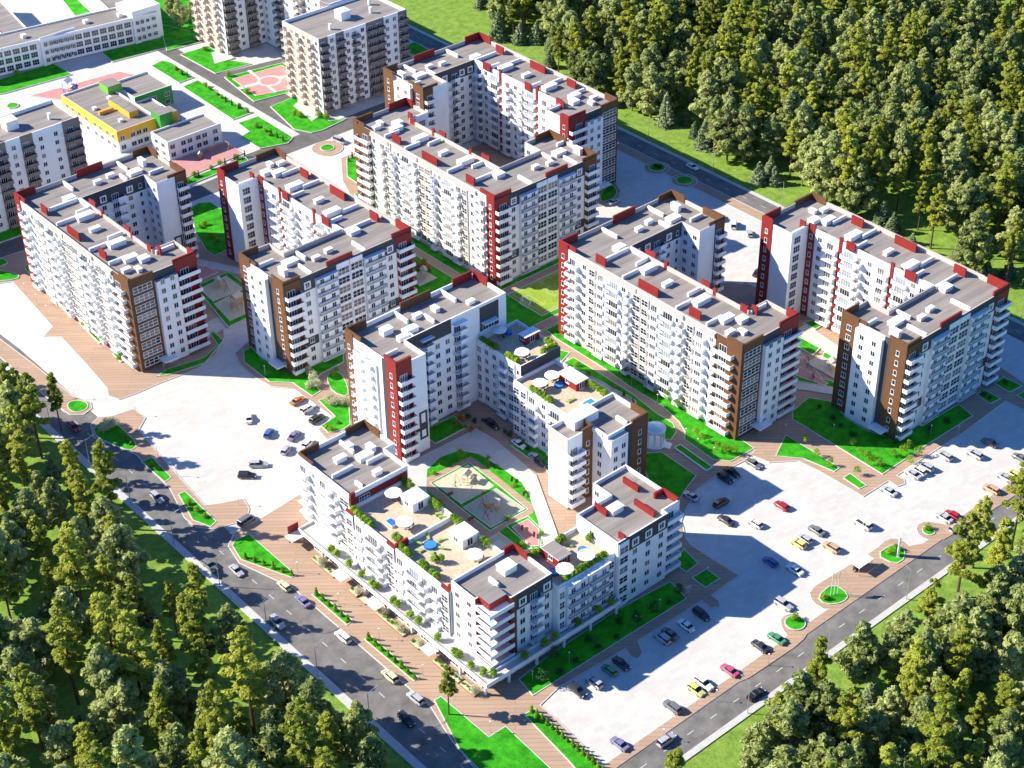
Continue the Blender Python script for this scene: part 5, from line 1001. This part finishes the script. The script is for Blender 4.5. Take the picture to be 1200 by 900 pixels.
def swing(x, y, z, label, rz=0, m='red'):
    e = thing('swing_set', label, 'swing', (x, y, z), rz)
    for a in (-1.8, 1.8): b = MB(); b.tube((a, -.9, 0), (a, 0, 2.4), .05, .05, m, 5); b.tube((a, .9, 0), (a, 0, 2.4), .05, .05, m, 5); b.build('side_frame', e)
    b = MB(); b.tube((-1.85, 0, 2.4), (1.85, 0, 2.4), .06, .06, m, 5); b.build('beam', e)
    for a in (-.8, .8): b = MB(); b.box(a-.25, a+.25, -.12, .12, .5, .56, 'dark'); b.tube((a-.2, 0, .55), (a-.2, 0, 2.4), .02, .02, 'metal', 3); b.tube((a+.2, 0, .55), (a+.2, 0, 2.4), .02, .02, 'metal', 3); b.build('seat', e)
def Q(u, v): return G(u, v)[:2]
playset(*Q(547, 566), .7, 'sand-coloured play tower with slide on the sandy court pad', 'beige', 'sand', .8, .4); playset(*Q(581, 597), .7, 'orange climbing play tower on the grey court pad', 'orange_paint', 'tan', .75, 2.2)
swing(*Q(534, 572), .7, 'blue grey swing frame on the sandy court pad', .8, 'metal'); swing(*Q(566, 592), .7, 'red swing frame on the grey court pad', .8); swing(*Q(574, 606), .7, 'red low swing frame at the rim of the grey court pad', .3)
playset(*Q(256, 337), .7, 'orange play tower on the sandy pad beside the red balconies', 'orange_paint', 'tan', .75, 1.); playset(*Q(278, 360), .7, 'tan play tower on the sandy pad beside the white gable', 'orange_paint', 'tan', 1.1, .3); swing(*Q(265, 341), .7, 'red swing frame on the sandy pad beside the red balconies', 1.2)
playset(*Q(975, 434), .7, 'orange play tower on the sandy court pad between the right blocks', 'orange_paint', 'tan', .8, 1.); swing(*Q(946, 432), .7, 'red bench swing on the court between the right blocks', .8)
playset(*Q(497, 326), .7, 'small orange play tower among the autumn bushes', 'orange_paint', 'tan', .8, 1.); playset(*Q(235, 186), .3, 'small beige play tower in the pink nursery yard', 'orange_paint', 'sand', .6, 1.); playset(*Q(80, 107), .3, 'blue play tower behind the yellow nursery', 'blue_paint', 'white_trim', 1.2, .5)
for i, (u, v) in enumerate(((242, 181), (252, 176), (266, 174))): swing(u and Q(u, v)[0], Q(u, v)[1], .3, ['low', 'orange', 'wide'][i]+' swing frame in the pink nursery yard '+['by the bushes', 'in its middle', 'by the lawn corner'][i], i*.8, 'orange_paint')
for u, v in ((612, 622), (626, 630), (575, 548), (600, 565), (614, 582), (953, 444), (528, 583), (552, 612), (930, 404)):
    x, y = Q(u, v); e = thing('garden_bench', 'wooden bench beside a play pad in the courts', 'bench', (x, y, .6), R(45 if u > 560 else 0), 'benches of the play courts')
    b = MB(); b.box(-.9, .9, -.25, .2, .4, .46, 'brown'); b.build('seat', e); b = MB(); b.box(-.9, .9, .201, .26, .5, .95, 'brown'); b.build('backrest', e)
    for a in (-.7, .62): b = MB(); b.box(a, a+.08, -.2, .2, 0, .4, 'metal'); b.build('leg', e)

# ------------------------------------------------------------------ cars
def loft(st, mt, cap=True, mts=None):
    b = MB(); n = len(st[0])
    for i in range(len(st)-1):
        for j in range(n):
            k = (j+1) % n; b.face([st[i][j], st[i][k], st[i+1][k], st[i+1][j]], mts[j] if mts else mt)
    if cap: b.face(list(reversed(st[0])), mt); b.face(st[-1], mt)
    return b
def sec(x, w_, z0, zs, z1, r=.86): return [(x, -w_*.94, z0), (x, w_*.94, z0), (x, w_, (z0+zs)/2), (x, w_*.98, zs), (x, w_*r, z1), (x, -w_*r, z1), (x, -w_*.98, zs), (x, -w_, (z0+zs)/2)]
def carmesh(kind):
    L = {'sedan': 4.7, 'hatch': 4.2, 'suv': 4.7, 'van': 5.0}[kind]; h = {'sedan': 1.45, 'hatch': 1.5, 'suv': 1.72, 'van': 2.05}[kind]; w_ = .9 if kind != 'van' else .97
    bz = .82 if kind in ('sedan', 'hatch') else 1.0; hl = L/2
    body = loft([sec(-hl, w_*.80, .35, .6, .68), sec(-hl+.12, w_*.92, .26, .7, bz+(.06 if kind == 'sedan' else .1)), sec(-hl+.9, w_, .2, .78, bz+.1), sec(0, w_, .2, .8, bz+.1), sec(hl-1.25, w_, .2, .78, bz+.08), sec(hl-.2, w_*.93, .24, .66, bz-.12), sec(hl, w_*.80, .34, .55, bz-.28)], 'paint_silver')
    if kind == 'sedan': xs = (-hl+.75, -hl+1.45, hl-2.05, hl-1.25)
    elif kind == 'hatch': xs = (-hl+.1, -hl+.5, hl-1.9, hl-1.1)
    elif kind == 'suv': xs = (-hl+.1, -hl+.4, hl-2.1, hl-1.3)
    else: xs = (-hl+.06, -hl+.2, hl-1.6, hl-.75)
    zb = bz+.06; wt = w_*.72; wb = w_*.9
    gh = MB(); q = lambda x, w2, z: ((x, -w2, z), (x, w2, z))
    A, B_, C_, D_ = q(xs[0], wb*.92, zb), q(xs[1], wt, h-.06), q(xs[2], wt, h-.04), q(xs[3], wb*.92, zb)
    gh.face([A[0], A[1], B_[1], B_[0]], 'car_glass'); gh.face([C_[0], C_[1], D_[1], D_[0]], 'car_glass')
    for s in (0, 1): gh.face([A[s], B_[s], C_[s], D_[s]], 'car_glass')
    rf = MB(); e_ = .05
    rf.face([(xs[1]-.08, -wt-.03, h-.05), (xs[2]+.06, -wt-.03, h-.04), (xs[2]+.06, wt+.03, h-.04), (xs[1]-.08, wt+.03, h-.05)], 'paint_silver')
    rf.face([(xs[1], -wt*.85, h+.01), (xs[2], -wt*.85, h+.01), (xs[2], wt*.85, h+.01), (xs[1], wt*.85, h+.01)], 'paint_silver')
    for s in (-1, 1):
        rf.face([(xs[1]-.08, s*(wt+.03), h-.05), (xs[2]+.06, s*(wt+.03), h-.04), (xs[2], s*wt*.85, h+.01), (xs[1], s*wt*.85, h+.01)], 'paint_silver')
        xm_ = (xs[1]+xs[2])/2
        for xc in (xm_,) if kind != 'van' else (xm_, xm_-.9): rf.box(xc-.05, xc+.05, s*(wt+.02), s*(wb+.0), zb, h-.08, 'paint_silver')
    rf.face([(xs[1]-.08, -wt-.03, h-.05), (xs[1], -wt*.85, h+.01), (xs[1], wt*.85, h+.01), (xs[1]-.08, wt+.03, h-.05)], 'paint_silver'); rf.face([(xs[2]+.06, -wt-.03, h-.04), (xs[2], -wt*.85, h+.01), (xs[2], wt*.85, h+.01), (xs[2]+.06, wt+.03, h-.04)], 'paint_silver')
    wh = MB()
    wh.cyl(0, 0, -.11, .11, .33, .33, 'tyre', 12); wh.v = [(x, z, y) for x, y, z in wh.v]; rm = MB(); rm.cyl(0, 0, -.12, .12, .2, .2, 'metal', 8); rm.v = [(x, z, y) for x, y, z in rm.v]
    hd = MB(); hd.box(-.05, .06, -.2, .2, -.08, .08, 'lamp_white'); tl = MB(); tl.box(-.06, .05, -.18, .18, -.08, .1, 'lamp_red')
    return dict(body=body.mesh('body'), windows=gh.mesh('windows'), roof=rf.mesh('roof'), wheel=wh.mesh('wheel'), rim=rm.mesh('rim'), headlight=hd.mesh('headlight'), tail_light=tl.mesh('tail_light'), L=L, w=w_, bz=bz)
CARS = {k: carmesh(k) for k in ('sedan', 'hatch', 'suv', 'van')}
CN = dict(silver='silver', white='white', dark='dark grey', grey='grey', red='red', blue='blue', green='green', orange='orange', cream='cream', tan='tan', yellow='pale yellow', pink='pinkish red', purple='purple grey', black='black')
def car(u, v, deg, paint, kind, where, gid):
    m = CARS[kind]; x, y = G(u, v, .7)[:2]
    nm = {'sedan': 'saloon car', 'hatch': 'hatchback', 'suv': 'estate car', 'van': 'van'}[kind]
    e = thing('parked_car' if 'road' not in gid else 'car', CN[paint]+' '+nm+' '+where, 'car', (x, y, .02+(.0025*2)), R(deg+random.uniform(-2, 2)), gid)
    for pn in ('body', 'roof'):
        o = link(pn, m[pn], e); o.material_slots[0].link = 'OBJECT'; o.material_slots[0].material = PAINT[paint]
    link('windows', m['windows'], e); hl = m['L']/2
    for sx in (-hl+.85, hl-.9):
        for sy_ in (-m['w']+.1, m['w']-.1): link('rim', m['rim'], link('wheel', m['wheel'], e, (sx, sy_, .33)))
    for s in (-1, 1): link('headlight', m['headlight'], e, (hl-.1, s*m['w']*.62, m['bz']-.2)); link('tail_light', m['tail_light'], e, (-hl+.05, s*m['w']*.66, m['bz']-.05))
RL = [('silver', 'sedan'), ('grey', 'hatch'), ('white', 'suv')]
for u, v, c, k in ((11, 435, 'white', 'sedan'), (33, 474, 'orange', 'hatch'), (87, 500, 'red', 'hatch'), (184, 583, 'silver', 'suv'), (246, 663, 'grey', 'suv'), (277, 668, 'silver', 'sedan'), (333, 686, 'cream', 'hatch'), (355, 704, 'purple', 'sedan'), (325, 729, 'silver', 'suv'), (402, 746, 'white', 'suv'), (457, 792, 'cream', 'suv'), (487, 818, 'silver', 'suv'), (476, 843, 'dark', 'suv')):
    car(u, v, 90 if G(u, v).x > 150 else 270, c, k, 'on the asphalt road along the promenade', 'cars on the promenade road')
for u, v, d_, c, k in ((291.8, 489.4, 55, 'white', 'sedan'), (315, 507, 35, 'blue', 'hatch'), (344.6, 510, 25, 'purple', 'sedan'), (335.6, 526.5, 30, 'silver', 'hatch'), (303, 544, -40, 'silver', 'suv'), (289.5, 557, -42, 'dark', 'suv'), (349, 469, 5, 'orange', 'sedan'), (361, 478.5, 8, 'white', 'suv'), (371.6, 490.5, 5, 'dark', 'suv'), (289, 610, 10, 'grey', 'van'), (361, 519, 20, 'white', 'hatch')):
    car(u, v, d_, c, k, 'in the sunny car park before the low block', 'cars in the left car park')
for u, v, d_, c, k in ((677, 809, 270, 'dark', 'suv'), (696, 799, 90, 'silver', 'suv'), (714, 784.5, 90, 'green', 'hatch'), (728, 777, 270, 'dark', 'sedan'), (776, 747, 90, 'silver', 'suv'), (785, 742, 90, 'grey', 'sedan'), (804, 732.5, 90, 'white', 'sedan'), (822, 719.5, 270, 'dark', 'suv')):
    car(u, v, d_, c, k, 'in the shaded row beside the low block lawn', 'cars in the shaded row')
for u, v, d_, c, k in ((855, 785, 90, 'pink', 'sedan'), (825, 801, 270, 'white', 'suv'), (816, 808, 270, 'yellow', 'hatch'), (788, 828, 90, 'grey', 'suv'), (726, 871, 90, 'purple', 'sedan'), (910, 747.5, 90, 'green', 'sedan'), (891, 756.7, 90, 'dark', 'sedan'), (918.4, 708, 270, 'silver', 'suv'), (903, 657.7, 90, 'blue', 'hatch'), (931.6, 667, 90, 'white', 'sedan')):
    car(u, v, d_, c, k, 'in the car park between low block and bus road', 'cars by the bus road')
for u, v, d_, c, k in ((850, 560, 270, 'dark', 'suv'), (858, 553, 270, 'black', 'sedan'), (883.6, 543, 270, 'grey', 'sedan'), (810, 581, 90, 'silver', 'sedan'), (845, 589, 0, 'dark', 'suv'), (850.6, 609, 90, 'dark', 'sedan'), (885, 612.6, 90, 'white', 'hatch'), (916, 592, 90, 'red', 'hatch'), (957, 621, 90, 'grey', 'sedan'), (943, 631, 90, 'silver', 'hatch'), (936, 636.5, 90, 'yellow', 'hatch'), (974, 641, 90, 'tan', 'suv'), (1011, 613.7, 90, 'white', 'van')):
    car(u, v, d_, c, k, 'in the wide car park below the park planter', 'cars in the wide car park')
for u, v, d_, c, k in ((1041.6, 575, 90, 'silver', 'sedan'), (1070, 555, 90, 'silver', 'sedan'), (1076, 551, 90, 'white', 'suv'), (1084.5, 546.6, 90, 'silver', 'suv'), (1106.5, 533.7, 90, 'silver', 'suv'), (1142, 532, 90, 'silver', 'suv'), (1160, 518, 90, 'grey', 'sedan'), (1178, 558.7, 90, 'silver', 'sedan'), (1188, 555, 90, 'yellow', 'hatch'), (1161.5, 573, 90, 'tan', 'suv'), (1106.5, 606, 90, 'silver', 'sedan'), (1116, 602.7, 90, 'red', 'hatch'), (1196, 536, 90, 'grey', 'sedan')):
    car(u, v, d_, c, k, 'in the car park before the brown-cornered right block', 'cars before the right block')
for u, v, d_, c, k in ((781, 867, 0, 'silver', 'suv'), (886, 813, 0, 'black', 'sedan'), (1120, 618, 0, 'silver', 'hatch')): car(u, v, d_, c, k, 'driving on the bus road', 'cars on the bus road')
for u, v, d_, c, k in ((811.4, 195, 270, 'white', 'sedan'),): car(u, v, d_, c, k, 'driving on the forest road', 'cars on the forest road')
for u, v, d_, c, k in ((860, 263, 40, 'white', 'van'), (878.6, 273, 50, 'silver', 'hatch'), (887.5, 319, 20, 'dark', 'sedan'), (719.6, 236, 0, 'silver', 'sedan'), (897, 284, 20, 'green', 'hatch'), (845, 255, 30, 'silver', 'hatch'), (398, 165, 280, 'silver', 'van'), (719, 169, 0, 'white', 'hatch')): car(u, v, d_, c, k, 'in the pale rear car parks between the tall blocks', 'cars in the rear car parks')
for u, v, d_, c, k in ((577, 497, 270, 'dark', 'suv'), (628, 536, 270, 'silver', 'sedan'), (634, 542, 270, 'dark', 'hatch'), (608, 520, 270, 'white', 'sedan')): car(u, v, d_, c, k, 'parked in the shaded court under the stepped block', 'cars in the shaded court')

for y0, y1, n_ in ((258, 266, 8), (231.5, 240.5, 9), (212, 220, 8), (206.5, 210.5, 4), (249, 251, 2), (226, 228, 2)):
    for i in range(n_): shrub(165.1+random.uniform(-.3, .3), y0+(y1-y0)*i/(n_-1), .5, random.choice(SHR+BLO[:1]), 'bushy planting in the low brick planters before the shops', 'planting before the shops', random.uniform(.45, .7))
